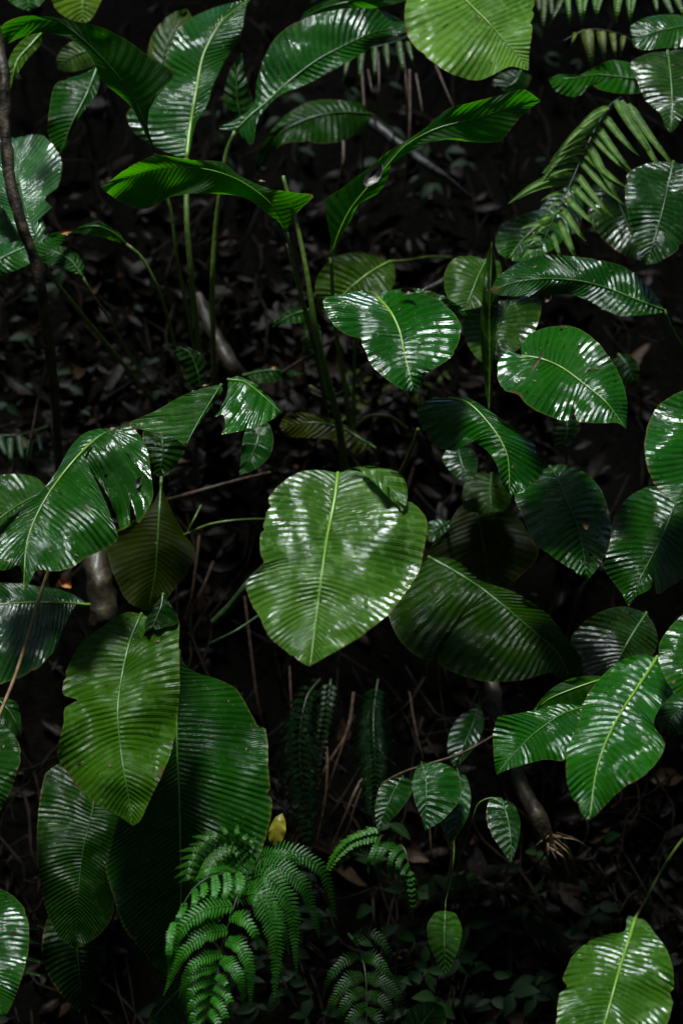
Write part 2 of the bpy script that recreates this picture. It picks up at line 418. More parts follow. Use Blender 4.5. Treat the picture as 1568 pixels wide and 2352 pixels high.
def strap_geo(curve, wpx, n):
    m = n*4; pts = cr([tuple(c) for c in curve], m); V = []; F = []; UV = []
    view = Vector((0, -1, .4)).normalized()
    for i in range(m+1):
        t = i/m
        tan = (pts[min(i+1, m)]-pts[max(i-1, 0)]).normalized(); side = tan.cross(view).normalized(); nrm = side.cross(tan).normalized()
        w_ = wpx*.5*min(1, (t+.06)*6)**.6*(1-t**2.2)**.9+.0004
        saw = 1-.42*((i % 4)/4)
        rip = .12*wpx*math.cos(i*math.pi/2)
        for u in (-1, -.5, 0, .5, 1):
            ww = w_*(saw if abs(u) == 1 else 1)
            V.append(pts[i]+side*ww*u+nrm*(abs(u)*w_*.35-(rip*.35 if abs(u) == .5 else 0))); UV.append((u*.9, t*n))
    for i in range(m):
        for j in range(4):
            a = i*5+j; F.append((a, a+1, a+6, a+5))
    return V, F, UV
def fern(label, rachis, pinnae, colr, mat=None, name='fern_frond', group=None, d=2.8, stemr=3, blotch=.15, rmat=None, lobe=.42, sweep=.35, strap=False):
    """rachis (px,py,d); pinnae: list of (curve pts px,py,d ; width px; n)"""
    root = empty(name, P(*rachis[0]), label, 'fern', group)
    s = SPX*d
    V, F = tube_geo(cr([tuple(P(*p)) for p in rachis], 30), lambda t: s*stemr*(1.1-.8*t), 6)
    mesh('stem', V, F, rmat or STALKD, root)
    for cv, wpx, n in pinnae:
        V, F, UV = strap_geo([P(*c) for c in cv], wpx*s, n) if strap else feather_geo([P(*c) for c in cv], wpx*s, n, lobe=lobe, sweep=sweep)
        mesh('leaflet', V, F, mat or FERN, root, UV, (*colr, blotch))
    return root
def auto_pinnae(rachis, n, ln, wd, ang=62, droop=.25, npn=14, d_out=-.02, t0=.05, skip=(), lens=None, one=None):
    """side leaflets along a frond; ln length px, angle to the stem, droop pulls tips down the picture"""
    out = []
    pts = cr(rachis, n)
    for i in range(n):
        t = i/n
        if t < t0: continue
        p = pts[i]; q = pts[min(i+1, n)]; o_ = pts[max(i-1, 0)]
        tx, ty = q[0]-o_[0], q[1]-o_[1]; l = math.hypot(tx, ty) or 1; tx /= l; ty /= l
        prof = (min(1, (t+.25)*1.6))*(1-t)**.75 if lens is None else lens(t)
        L = ln*prof*(1+.10*math.sin(i*3.7))
        if L < 8: continue
        for sg in (-1, 1):
            if one and sg != one: continue
            if (i, sg) in skip: continue
            a = math.radians(ang)+.06*math.sin(i*7+sg)
            dx = tx*math.cos(a)-sg*ty*math.sin(a); dy = ty*math.cos(a)+sg*tx*math.sin(a)
            c = []
            for k in range(4):
                f = k/3
                c.append((p[0]+dx*L*f, p[1]+dy*L*f+droop*L*f*f, p[2]+d_out*4*f*(1-f)*(1)+.02*f*f))
            out.append((c, wd*(prof**.5), max(5, int(npn*prof**.5))))
    return out
def scrap(name, label, cat, px, py, d, ln, wd, ang, mat, curl=.5, group=None, seed=1, parent=None):
    """a small crumpled dead leaf"""
    s = SPX*d; V = []; F = []; nu, nw = 10, 5
    ca, sa = math.cos(math.radians(ang)), math.sin(math.radians(ang))
    for i in range(nu+1):
        t = i/nu; w_ = wd*math.sin(math.pi*(t*.92+.05))**.7
        for j in range(nw+1):
            u = j/nw*2-1
            jag = 1+.35*noise.noise(Vector((t*6, u*3, seed)))
            x = (t-.5)*ln; y = u*w_*.5*jag
            z = curl*wd*(u*u*.8+.5*noise.noise(Vector((t*3, u*2, seed*2.))))+curl*ln*.5*(2*t-1)**2
            V.append(P(px+x*ca-y*sa, py+x*sa+y*ca, d-z*s))
    for i in range(nu):
        for j in range(nw):
            a = i*(nw+1)+j; F.append((a, a+1, a+nw+2, a+nw+1))
    o = mesh(name, V, F, mat, parent)
    if label: tag(o, label, cat, group)
    return o

# ---------------------------------------------------------------- unseen canopy, added to cut sky light and reflections to one gap
def added_canopy():
    rnd = random.Random(77); V = []; F = []; UV = []
    sun = Vector((math.sin(SUN_AZ)*math.cos(SUN_EL), math.cos(SUN_AZ)*math.cos(SUN_EL), math.sin(SUN_EL)))
    side = sun.cross(Vector((0, 0, 1))).normalized(); up = side.cross(sun)
    n = 0
    while n < 11000:
        v = Vector((rnd.gauss(0, 1), rnd.gauss(0, 1), rnd.gauss(0, 1))).normalized()
        if v.z < -.12 or (v.y > .35 and v.z < .75): continue
        x, y = v.dot(side), v.dot(up)
        if v.dot(sun) > 0:
            a = math.atan2(y, x)
            edge = GAP*(1+.35*noise.noise(Vector((math.cos(a)*2, math.sin(a)*2, 4))))
            if math.acos(min(1, v.dot(sun))) < math.radians(edge): continue
        r = rnd.uniform(6, 11)
        c = Vector((0, 0, 1))+v*r
        ax = Vector((rnd.gauss(0, 1), rnd.gauss(0, 1), rnd.gauss(0, 1)-.4)).normalized()
        nn = (v+Vector((rnd.gauss(0, .6), rnd.gauss(0, .6), rnd.gauss(0, .6)))).normalized()
        sd_ = ax.cross(nn).normalized(); L = rnd.uniform(.35, .8); w_ = L*rnd.uniform(.2, .3)
        k = len(V)
        V += [c-ax*L*.5, c+sd_*w_, c+ax*L*.5, c-sd_*w_]; UV += [(0, 0), (1, 2), (0, 4), (-1, 2)]; F.append((k, k+1, k+2, k+3)); n += 1
    o = mesh('unseen_canopy', V, F, SATIN, None, UV, (.02, .06, .015, 0)); tag(o, 'added unseen leaf canopy blocking the sky around one gap of light', 'added_canopy', kind='stuff')
GAP = 20
added_canopy()
DG = (.014, .080, .005); MG = (.022, .115, .008); YG = (.05, .155, .012); OL = (.045, .085, .010)
PL = (.17, .26, .07); BG = (.014, .075, .030); DK = (.007, .030, .008); OD = (.030, .062, .006); PB = (.09, .20, .13)
# ---- centre and right
r = leaf('large dappled green leaf hanging alone in the middle of the picture',
 [(776,1086),(768,1150),(752,1230),(740,1310),(728,1400),(712,1531)],
 [(725,1079),(679,1088),(640,1115),(615,1149),(610,1190),(597,1236),(598,1271),(606,1294),(580,1320),(565,1343),(577,1384),(600,1425),(617,1460),(658,1497),(700,1526)],
 [(800,1080),(850,1092),(895,1130),(930,1150),(952,1157),(975,1185),(981,1205),(975,1254),(959,1317),(921,1374),(890,1414),(855,1440),(824,1465),(768,1497),(725,1522)],
 2.32, (.09,.20,.08), WET, RIBY, nv=36, gy=.68, arch=.10, curl=.05, blotch=1.0, ribr=4.5, wave=.010)
blade(r, [(786,1082),(834,1071),(880,1090),(923,1176)], [(815,1075),(850,1100),(890,1140)], [(834,1070),(878,1074),(919,1088),(935,1120),(932,1160)],
 2.30, (.09,.20,.06), WET, RIB, name='folded_flap', nv=6, gy=.68, arch=.1, curl=.05, blotch=1.0, hide_rib=True)
leaf('shiny deep green leaf, drooping and pointed, right under the small dead flower scrap',
 [(868,684),(897,718),(917,760),(930,820),(940,860),(950,901)],
 [(832,668),(785,676),(742,688),(750,720),(772,752),(800,770),(822,778),(836,800),(850,835),(880,865),(918,892)],
 [(885,667),(940,668),(1005,688),(1045,722),(1058,752),(1052,790),(1030,825),(995,848),(975,862),(958,893)],
 2.6, (.012,.125,.006), WET, RIBY, nv=17, gy=.75, arch=.22, curl=.14, ribr=4, blotch=.1, gx=.0,
 stalk=[(850,672,2.68),(830,700,2.85),(815,800,3.1),(812,990,3.6)])
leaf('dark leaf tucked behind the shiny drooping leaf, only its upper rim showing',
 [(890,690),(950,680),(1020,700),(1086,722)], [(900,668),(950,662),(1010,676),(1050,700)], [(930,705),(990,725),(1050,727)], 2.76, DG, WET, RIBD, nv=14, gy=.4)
leaf('round glossy leaf with a brown twig scrap lying across its yellow midrib',
 [(1198,818),(1240,824),(1290,845),(1340,882),(1392,925),(1437,986)],
 [(1195,800),(1215,768),(1260,751),(1318,751),(1370,785),(1408,835),(1430,882),(1440,930),(1437,970)],
 [(1165,808),(1143,832),(1142,868),(1155,895),(1187,906),(1212,932),(1246,951),(1292,966),(1310,962),(1317,934),(1325,967),(1380,972),(1418,972)],
 2.6, (.018,.135,.014), WET, RIBY, nv=24, gy=.8, arch=.14, curl=.06, ribr=3.4, blotch=.15)
leaf('arched dark green leaf with a bright midrib, folding over above the insect-marked leaf',
 [(1030,914),(1068,922),(1100,948),(1142,1000),(1165,1050),(1170,1139)],
 [(1075,914),(1130,948),(1180,985),(1228,1020),(1232,1045),(1247,1068),(1238,1098),(1200,1128)],
 [(992,914),(958,938),(965,975),(985,1010),(1010,1030),(1050,1034),(1085,1018),(1118,1035),(1140,1068),(1150,1105)],
 2.62, (.010,.105,.005), WET, RIBY, nv=20, gy=.5, arch=.45, curl=.14, ribr=3, blotch=.08)
leaf('dark wet leaf with a small brown cocoon near its lower right edge',
 [(1262,1072),(1285,1110),(1300,1150),(1322,1200),(1337,1260),(1348,1333)],
 [(1290,1066),(1340,1085),(1375,1118),(1393,1160),(1404,1215),(1395,1262),(1375,1300)],
 [(1235,1085),(1203,1105),(1182,1138),(1195,1180),(1215,1220),(1228,1245),(1262,1275),(1310,1308)],
 2.76, (.020,.12,.018), WET, RIBD, nv=17, gy=.7, arch=.10, curl=.10, ribr=3, blotch=.2)
leaf('big bright ribbed leaf cut by the right edge, level with the middle leaves',
 [(1650,880),(1665,980),(1650,1090),(1625,1195)],
 [(1600,890),(1560,900),(1512,930),(1488,972),(1479,1020),(1487,1080),(1512,1125),(1550,1155),(1595,1180)],
 [(1720,920),(1760,1020),(1730,1120),(1670,1175)],
 2.55, (.015,.125,.012), WET, RIB, nv=26, gy=.6, gx=-.25, arch=.4, curl=.1, blotch=.1, k=-.12)
leaf('dark ribbed leaf notched at its lower rim, beneath the bright leaf at the right edge',
 [(1590,1100),(1549,1160),(1522,1225),(1497,1275),(1468,1330),(1442,1394)],
 [(1540,1116),(1480,1120),(1440,1145),(1410,1185),(1400,1240),(1386,1302),(1410,1340),(1428,1365)],
 [(1640,1110),(1680,1180),(1650,1260),(1580,1320),(1530,1352),(1508,1365),(1498,1330),(1492,1352),(1460,1370)],
 2.68, DG, WET, RIBD, nv=24, gy=.65, arch=.15, curl=.08, ribr=2.6)
leaf('wide dark leaf with yellowed drooping tip, lying right of the central dappled leaf',
 [(985,1280),(1040,1310),(1100,1348),(1160,1395),(1230,1455),(1280,1500),(1312,1568)],
 [(1040,1285),(1110,1335),(1180,1360),(1250,1405),(1300,1462),(1335,1515),(1330,1545)],
 [(940,1325),(892,1400),(910,1460),(955,1508),(988,1518),(1000,1450),(1008,1525),(1060,1552),(1120,1566),(1200,1562),(1262,1545),(1285,1556)],
 2.92, (.030,.085,.010), SATIN, RIB, nv=28, gy=.5, arch=.10, curl=.06, ribr=3, blotch=.15, k=.04)
leaf('murky brown-green leaf behind, above the wide dark leaf',
 [(1085,1140),(1100,1200),(1112,1270),(1124,1366)], [(1050,1170),(1030,1205),(990,1255),(955,1300),(1020,1340)],
 [(1120,1150),(1180,1180),(1236,1272),(1185,1330)], 3.08, (.040,.050,.008), SMOOTH, RIBD, nv=16, gy=.2, arch=.1, blotch=.05)
leaf('small yellowish green rounded leaf under the arched dark leaf',
 [(1128,1088),(1125,1130),(1128,1178)], [(1095,1086),(1068,1105),(1061,1140),(1066,1170),(1095,1178)], [(1150,1095),(1175,1130),(1160,1170)], 3.02, (.045,.10,.008), SATIN, RIB, nv=8, gy=.6)
leaf('little green leaf tip peeping out beside the right rim of the dappled leaf',
 [(1030,1200),(1005,1215),(978,1235)], [(1015,1192),(985,1198),(972,1212)], [(1030,1215),(1010,1232),(990,1245)], 2.98, MG, WET, RIBD, nv=6, gy=.6)
leaf('dim striped leaf between the wide dark leaf and the bright lower right leaves',
 [(1483,1408),(1455,1450),(1431,1491),(1395,1570)], [(1430,1393),(1372,1408),(1322,1448),(1303,1495),(1330,1550)], [(1503,1440),(1508,1480),(1480,1530),(1440,1560)],
 2.9, (.016,.045,.010), WET, RIB, nv=18, gy=.4, arch=.1)
leaf('bright wet leaf with pale midrib pointing down, largest of the lower right cluster',
 [(1508,1508),(1475,1560),(1425,1635),(1388,1708),(1366,1780),(1352,1890)],
 [(1468,1503),(1420,1520),(1375,1560),(1340,1610),(1328,1660),(1302,1722),(1299,1775),(1308,1820),(1332,1862)],
 [(1530,1540),(1545,1590),(1515,1625),(1500,1662),(1527,1714),(1484,1776),(1428,1812),(1386,1853)],
 2.4, (.020,.150,.016), WET, RIBY, nv=24, gy=.85, arch=.12, curl=.08, ribr=3.8, blotch=.12, k=.12)
leaf('squared green leaf pointing down-left from behind the bright wet leaf',
 [(1345,1622),(1290,1640),(1225,1685),(1172,1738),(1139,1780)],
 [(1290,1616),(1228,1631),(1170,1642),(1143,1648),(1132,1685),(1133,1735)],
 [(1370,1680),(1340,1745),(1296,1748),(1248,1745),(1200,1757),(1165,1768)],
 2.52, (.018,.13,.014), WET, RIB, nv=20, gy=.8, arch=.12, curl=.06, ribr=2, blotch=.15)
leaf('smooth yellow-green leaf back rising above the squared green leaf',
 [(1395,1555),(1320,1580),(1260,1605),(1222,1636)], [(1350,1552),(1300,1562),(1258,1588),(1235,1615)], [(1400,1610),(1340,1640),(1270,1650)],
 2.57, (.035,.15,.008), SMOOTH, RIBY, nv=8, gy=.1, arch=.2, blotch=0)
leaf('bright green leaf cut by the right edge above the wet cluster',
 [(1640,1420),(1620,1480),(1600,1540),(1575,1600)], [(1590,1400),(1545,1432),(1515,1475),(1511,1515),(1530,1565),(1550,1592)], [(1700,1450),(1690,1530),(1620,1600)],
 2.36, MG, WET, RIB, nv=16, gy=.8, arch=.15)
leaf('dark shiny leaf at the right edge, beside the pale-ribbed pointing leaf',
 [(1600,1570),(1570,1620),(1540,1650),(1530,1690)], [(1545,1580),(1520,1620),(1498,1650),(1515,1672)], [(1640,1620),(1600,1670),(1560,1688)], 2.46, BG, WET, RIBD, nv=12, gy=.7, wave=.02)
leaf('mottled leaf on a bent stalk in the bottom right corner',
 [(1458,2108),(1442,2160),(1420,2230),(1398,2310),(1372,2400),(1350,2480)],
 [(1440,2104),(1434,2138),(1400,2145),(1350,2162),(1312,2200),(1290,2250),(1278,2320),(1278,2400),(1310,2450)],
 [(1478,2112),(1502,2142),(1530,2182),(1545,2230),(1546,2290),(1532,2350),(1490,2420),(1420,2468)],
 2.3, (.07,.18,.05), WET, RIBY, nv=30, gy=.75, arch=.15, curl=.08, ribr=4.2, blotch=.9,
 stalk=[(1480,2070,2.37),(1520,1995,2.5),(1570,1925,2.7),(1640,1880,3.1)], srad=4.5)
# ---- right middle and top
leaf('pale drooping striped leaf seen behind a rolled upright leaf spike',
 [(1115,598),(1095,640),(1075,690),(1062,712)], [(1085,588),(1045,592),(1022,622),(1020,655),(1030,688)], [(1145,600),(1150,650),(1120,695),(1090,708)],
 2.98, (.05,.12,.05), SATIN, RIB, nv=13, gy=.6, arch=.2, blotch=.6)
leaf('greyish striped leaf hanging below the long arching leaf, behind the rolled spike',
 [(1165,690),(1148,735),(1130,790),(1120,845)], [(1120,690),(1075,705),(1060,740),(1068,780),(1090,818)], [(1215,680),(1241,692),(1238,730),(1220,772),(1185,805),(1145,830)],
 3.02, (.045,.10,.05), WET, RIBD, nv=15, gy=.7, arch=.12, blotch=.5)
leaf('tightly rolled green leaf spike standing upright, slim and pointed',
 [(1122,948),(1124,850),(1123,740),(1126,640),(1129,548)], [(1115,900),(1104,800),(1105,690),(1115,600)], [(1130,900),(1138,800),(1144,690),(1137,600)],
 2.86, (.03,.085,.02), SATIN, STALK, nv=4, gy=-.05, arch=1.2, curl=.02, stalk=[(1124,985,2.9),(1126,1060,3.2)], srad=5, ribr=2, name='rolled_leaf')
leaf('long arching leaf with its stalk bending down at the right edge',
 [(1524,712),(1465,690),(1400,664),(1330,645),(1250,640),(1180,648),(1124,670)],
 [(1512,688),(1472,642),(1430,612),(1375,597),(1320,590),(1245,585),(1190,603),(1145,635)],
 [(1518,718),(1470,724),(1425,725),(1388,712),(1350,690),(1305,676),(1250,680),(1190,680),(1145,678)],
 2.76, (.010,.095,.008), WET, RIB, nv=30, gy=.5, arch=.35, curl=.03, ribr=2.6, blotch=.1, stalk=[(1535,745,2.78),(1568,800,2.85),(1640,880,3.2)], srad=6)
leaf('bright glossy leaf half covered by the lower end of the right-hand fern',
 [(1290,480),(1240,515),(1200,550),(1165,596)], [(1250,480),(1195,495),(1152,515),(1137,548),(1143,580)], [(1300,520),(1285,560),(1235,590),(1195,600)],
 3.05, MG, WET, RIBY, nv=12, gy=.7, arch=.15)
leaf('round green leaf peeking out behind the middle of the right-hand fern',
 [(1335,430),(1300,460),(1265,500),(1240,530)], [(1290,435),(1255,460),(1232,500)], [(1338,480),(1325,530),(1280,545)], 3.15, DG, WET, RIBD, nv=10, gy=.5)
leaf('dark heart-shaped leaf with silvery rim, at the right edge below the fern',
 [(1545,372),(1530,440),(1510,520),(1482,609)], [(1490,374),(1442,398),(1435,450),(1443,505),(1460,560),(1472,590)], [(1600,390),(1630,460),(1600,530),(1545,582),(1508,603)],
 2.82, (.012,.065,.022), WET, RIBD, nv=20, gy=.5, arch=.12, curl=.06, blotch=.4)
leaf('dim striped leaf behind the fern, left of the dark heart-shaped leaf',
 [(1400,420),(1425,480),(1450,540),(1480,600)], [(1355,450),(1352,500),(1380,545),(1430,585)], [(1440,440),(1470,500),(1485,560)], 3.12, (.022,.055,.022), WET, RIBD, nv=16, gy=.4, blotch=.3)
leaf('greyish ribbed leaf pointing straight down in the top right corner',
 [(1532,118),(1539,180),(1542,240),(1538,307)], [(1490,122),(1447,145),(1460,182),(1482,230),(1515,262),(1526,290)], [(1580,115),(1615,150),(1600,210),(1572,262),(1552,292)],
 2.92, (.03,.085,.045), WET, RIB, nv=18, gy=.6, arch=.15, blotch=.5)
leaf('glossy green leaf above the greyish downward leaf, top right',
 [(1610,60),(1560,62),(1500,75),(1450,90)], [(1560,35),(1490,38),(1448,60)], [(1580,105),(1520,110),(1475,115),(1455,105)], 3.0, MG, WET, RIB, nv=14, gy=.8, arch=.2)
leaf('ragged green leaf pointing left with a bitten lower edge, above the fern',
 [(1490,185),(1430,178),(1370,172),(1310,180),(1258,182)], [(1460,150),(1405,138),(1362,155),(1330,172),(1285,170)], [(1475,212),(1415,214),(1378,206),(1355,196),(1342,212),(1318,222),(1278,212)],
 3.02, (.018,.125,.010), SATIN, RIB, nv=14, gy=.6, arch=.15, blotch=.1)
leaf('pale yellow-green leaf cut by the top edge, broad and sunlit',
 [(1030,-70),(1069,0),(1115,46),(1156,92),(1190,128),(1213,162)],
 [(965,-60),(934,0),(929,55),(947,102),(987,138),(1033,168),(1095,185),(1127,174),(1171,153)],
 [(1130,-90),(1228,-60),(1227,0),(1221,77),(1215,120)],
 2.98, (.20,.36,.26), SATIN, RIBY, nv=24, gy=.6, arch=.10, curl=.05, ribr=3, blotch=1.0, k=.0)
leaf('arching two-part leaf with a dead scrap on its waist, reaching up to the right',
 [(760,592),(778,535),(805,480),(845,430),(885,385),(930,335),(1000,296),(1090,272),(1170,248),(1241,231)],
 [(758,545),(750,500),(748,458),(785,432),(820,405),(850,383),(895,345),(936,321),(987,286),(1028,250),(1074,237),(1146,219),(1202,206)],
 [(775,560),(800,515),(829,462),(868,444),(890,408),(900,372),(947,342),(998,322),(1052,318),(1084,326),(1146,325),(1176,291),(1212,252)],
 2.78, (.022,.13,.007), SMOOTH, RIBY, nv=26, gy=-.25, arch=.10, curl=.05, ribr=2.2, blotch=.05,
 stalk=[(762,640,2.8),(768,740,2.85),(788,860,2.95),(803,985,3.3)], srad=6)
leaf('dim olive leaf with a yellow midrib behind the drooping shiny leaf',
 [(895,600),(850,625),(800,665),(745,720)], [(868,590),(835,580),(785,584),(742,612),(724,655),(728,700)], [(905,610),(906,645),(885,680),(820,712)],
 3.12, (.06,.115,.02), SATIN, RIBY, nv=14, gy=.3, arch=.1, blotch=.3, stalk=[(930,598,3.15),(985,590,3.4),(1035,592,3.8)], srad=3)
# ---- top left and centre
leaf('tall upright leaf with a thick pale midrib, second from the top left corner',
 [(429,366),(436,300),(450,215),(468,125),(510,50),(577,-4)],
 [(405,358),(357,337),(310,305),(291,262),(320,235),(348,210),(372,170),(385,120),(415,60),(480,22)],
 [(437,345),(449,286),(478,236),(490,194),(520,133),(551,92),(561,41),(566,12)],
 2.98, (.025,.135,.06), WET, RIBY, nv=30, gy=.55, gx=-.1, arch=.12, curl=.05, ribr=5, blotch=.2,
 stalk=[(428,420,2.95),(430,520,2.93),(440,640,2.95),(452,760,3.05),(470,900,3.6)], srad=8, k=.02)
leaf('blurred grey-green leaf just behind the tall upright leaf',
 [(400,230),(375,180),(380,110),(430,20)], [(355,210),(338,150),(350,80),(395,30)], [(430,180),(440,110),(445,50)], 3.2, (.07,.12,.08), SATIN, RIBD, nv=12, gy=.2)
leaf('arching dark leaf back curving down in front of the tall upright leaf',
 [(357,352),(335,290),(300,214),(230,128),(140,52),(70,48),(5,110)],
 [(345,310),(338,265),(350,225),(378,200),(398,178),(395,160),(350,136),(300,97),(240,65),(180,50),(110,38),(50,38),(5,60)],
 [(335,310),(301,245),(270,215),(235,186),(209,130),(163,90),(102,75),(51,85),(10,105)],
 2.84, (.016,.095,.008), SMOOTH, RIBD, nv=26, gy=-.3, arch=.12, curl=.08, ribr=2.5, blotch=.05,
 stalk=[(372,420,2.85),(392,480,2.86),(408,600,2.9),(436,740,3.0),(462,880,3.5)], srad=5)
leaf('folded green leaf hanging left of the tall upright leaf',
 [(226,150),(200,215),(165,285),(138,354)], [(190,170),(130,192),(114,250),(111,305),(128,342)], [(229,180),(222,215),(180,272),(153,332)], 3.0, (.014,.095,.015), SATIN, RIB, nv=16, gy=.3, arch=.5)
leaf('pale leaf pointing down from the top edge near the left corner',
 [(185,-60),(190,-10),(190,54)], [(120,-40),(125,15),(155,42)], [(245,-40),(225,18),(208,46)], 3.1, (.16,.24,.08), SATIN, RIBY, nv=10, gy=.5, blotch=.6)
leaf('small bluish leaf cut by the top edge, left of the pale leaf',
 [(60,-60),(65,-20),(68,26)], [(0,-50),(20,0),(45,18)], [(115,-50),(105,-5),(88,16)], 3.15, (.03,.12,.07), SATIN, RIB, nv=8, gy=.5)
leaf('narrow yellowish leaf hanging below the arch in the top left corner',
 [(100,72),(70,105),(40,140),(22,215)], [(70,78),(35,110),(18,150)], [(95,100),(60,140),(36,180)], 2.98, (.07,.16,.02), SATIN, RIBY, nv=10, gy=.4)
leaf('grey frayed leaf behind the arching dark leaf',
 [(225,90),(200,115),(160,135),(135,160)], [(180,90),(145,110),(130,140)], [(235,140),(195,158),(160,165)], 3.25, (.06,.11,.06), SATIN, RIBD, nv=10, gy=.3)
leaf('pale bluish leaf with a ragged right edge beside the dark climbing stem',
 [(92,566),(62,480),(42,400),(34,318)],
 [(104,522),(97,492),(120,476),(104,462),(107,449),(133,429),(143,378),(122,332),(97,311),(62,311)],
 [(60,560),(10,480),(-40,400),(-25,340),(10,312)],
 2.98, (.08,.22,.40), WET, RIBD, nv=26, gy=.6, arch=.1, blotch=.5, k=.0, stalk=[(110,620,3.0),(170,700,3.1),(270,820,3.4),(355,925,3.8)], srad=6)
leaf('shiny teal leaf cut by the left edge behind the climbing stem',
 [(75,600),(40,540),(5,490),(-40,460)], [(50,530),(20,475),(-20,440)], [(55,605),(10,600),(-40,560)], 3.05, (.03,.13,.07), WET, RIB, nv=16, gy=.7)
leaf('green leaf lying flat across the climbing stem, with a yellow end',
 [(-60,640),(10,590),(90,555),(165,530)], [(-40,570),(40,555),(110,537)], [(-20,640),(60,610),(140,560)], 2.92, (.02,.13,.03), WET, RIB, nv=18, gy=.7, stalk=None)
leaf('leaf tip bending down on a thin stalk, right of the climbing stem',
 [(190,635),(165,600),(130,580),(85,568)], [(193,610),(175,580),(140,565),(110,560)], [(180,632),(140,612),(95,600)], 2.98, (.015,.10,.012), SATIN, RIB, nv=12, gy=.5, stalk=[(215,680,3.0),(250,730,3.1),(300,820,3.4),(345,880,3.8)], srad=4)
leaf('slim arched leaf with a yellow tip on a long curving stalk',
 [(290,560),(262,535),(228,520),(190,522),(163,534)], [(275,537),(235,512),(200,514)], [(272,556),(235,545),(195,538)], 2.9, (.035,.12,.008), SMOOTH, RIB, nv=10, gy=-.2,
 stalk=[(325,590,2.9),(362,660,2.92),(390,745,3.0),(410,850,3.3),(415,920,3.7)], srad=5)
leaf('wide leaf back spreading sideways like a roof over three bare stalks',
 [(658,534),(640,492),(605,452),(550,415),(500,395),(440,385),(350,392),(285,412),(232,430)],
 [(668,515),(690,480),(721,449),(680,443),(612,431),(551,403),(510,372),(444,368),(395,360),(357,356),(290,388),(250,418)],
 [(635,505),(612,490),(577,462),(536,448),(449,444),(415,448),(388,454),(345,476),(327,481),(286,469),(250,445)],
 2.72, (.030,.14,.006), SMOOTH, RIBY, nv=34, gy=-.45, arch=.0, curl=.02, ribr=2.0, blotch=.05, wave=.02,
 stalk=[(672,600,2.74),(695,690,2.8),(725,790,2.9),(745,900,3.2),(755,1000,3.6)], srad=5)
leaf('glossy striped leaf rising to the upper right on a tall bare stalk, top centre',
 [(540,302),(572,268),(612,235),(660,190),(725,140),(800,100),(880,68),(976,70)],
 [(500,295),(545,272),(583,240),(590,185),(622,102),(663,61),(735,30),(800,20),(870,22),(925,48)],
 [(579,333),(592,275),(638,222),(714,189),(765,160),(819,130),(870,99),(930,74)],
 2.92, (.022,.135,.05), WET, RIB, nv=30, gy=.35, gx=-.15, arch=.10, curl=.08, ribr=2.5, blotch=.2,
 stalk=[(522,345,2.93),(508,420,2.94),(494,540,2.97),(488,650,3.0),(490,780,3.15),(494,890,3.6)], srad=7)
leaf('thin arching leaf along the top edge above the glossy striped leaf',
 [(690,48),(740,20),(820,2),(960,-5)], [(700,28),(760,-5),(860,-20)], [(720,50),(790,28),(880,15)], 3.05, (.018,.11,.01), SMOOTH, RIBD, nv=12, gy=-.2, stalk=None)
leaf('small folded dark leaf standing left of the glossy striped leaf',
 [(556,288),(545,230),(545,175),(556,120)], [(530,268),(515,222),(526,168),(545,135)], [(580,250),(582,235),(566,184),(558,140)], 3.08, (.02,.08,.045), SATIN, RIBD, nv=8, gy=.1, fold=.3)
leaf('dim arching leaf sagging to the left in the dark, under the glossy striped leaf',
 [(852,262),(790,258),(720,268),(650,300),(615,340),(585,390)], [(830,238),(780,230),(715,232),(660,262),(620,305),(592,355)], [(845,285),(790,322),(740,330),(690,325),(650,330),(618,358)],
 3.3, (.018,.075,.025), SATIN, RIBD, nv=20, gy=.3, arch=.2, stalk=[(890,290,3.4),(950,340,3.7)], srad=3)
# ---- left middle
r = leaf('torn glossy leaf split into strips, drooping to the lower left',
 [(262,988),(222,1008),(185,1042),(148,1085),(112,1135),(82,1190),(62,1250),(55,1358)],
 [(232,984),(195,995),(160,1030),(135,1075),(95,1130),(62,1156),(20,1190),(-30,1240),(-40,1300),(10,1310),(45,1300)],
 [(258,994),(232,1015),(205,1045),(188,1080),(198,1086),(222,1110),(246,1160),(260,1200),(272,1238),(240,1262),(204,1278),(165,1303),(122,1312),(84,1310),(70,1335)],
 2.5, (.020,.125,.016), WET, RIBY, nv=32, gy=.8, arch=.25, curl=.10, ribr=3.2, blotch=.35, rows=150)
blade(r, [(264,986),(240,998),(214,1026),(197,1054),(190,1074)], [(250,990),(224,1006),(203,1036),(190,1062)],
 [(292,976),(322,1000),(340,1040),(347,1090),(352,1138),(336,1178),(318,1203),(309,1165),(300,1130),(298,1165),(297,1204),(278,1216),(264,1176),(240,1124),(212,1088)],
 2.46, (.020,.115,.016), WET, RIB, name='torn_strip', nv=9, gy=.50, arch=.25, gx=.15, curl=.03, blotch=.35, hide_rib=True, rows=150)
leaf('whitish wet leaf cut by the left edge, behind the torn glossy leaf',
 [(115,1125),(60,1150),(0,1190),(-60,1240)], [(85,1098),(45,1089),(-10,1094),(-60,1120)], [(105,1145),(60,1185),(0,1230)], 2.72, (.04,.12,.04), WET, RIB, nv=16, gy=.9, blotch=.4)
leaf('broad grey-green leaf flap, folded and pointing down, left of the small curled leaf',
 [(508,884),(482,925),(452,975),(426,1025)], [(498,884),(434,902),(357,944),(297,974),(357,994),(395,1002)], [(512,896),(485,935),(447,988)],
 2.6, (.03,.11,.05), SATIN, RIB, nv=9, gy=.7, arch=.10, curl=.04, ribr=2, blotch=.5, k=-.05)
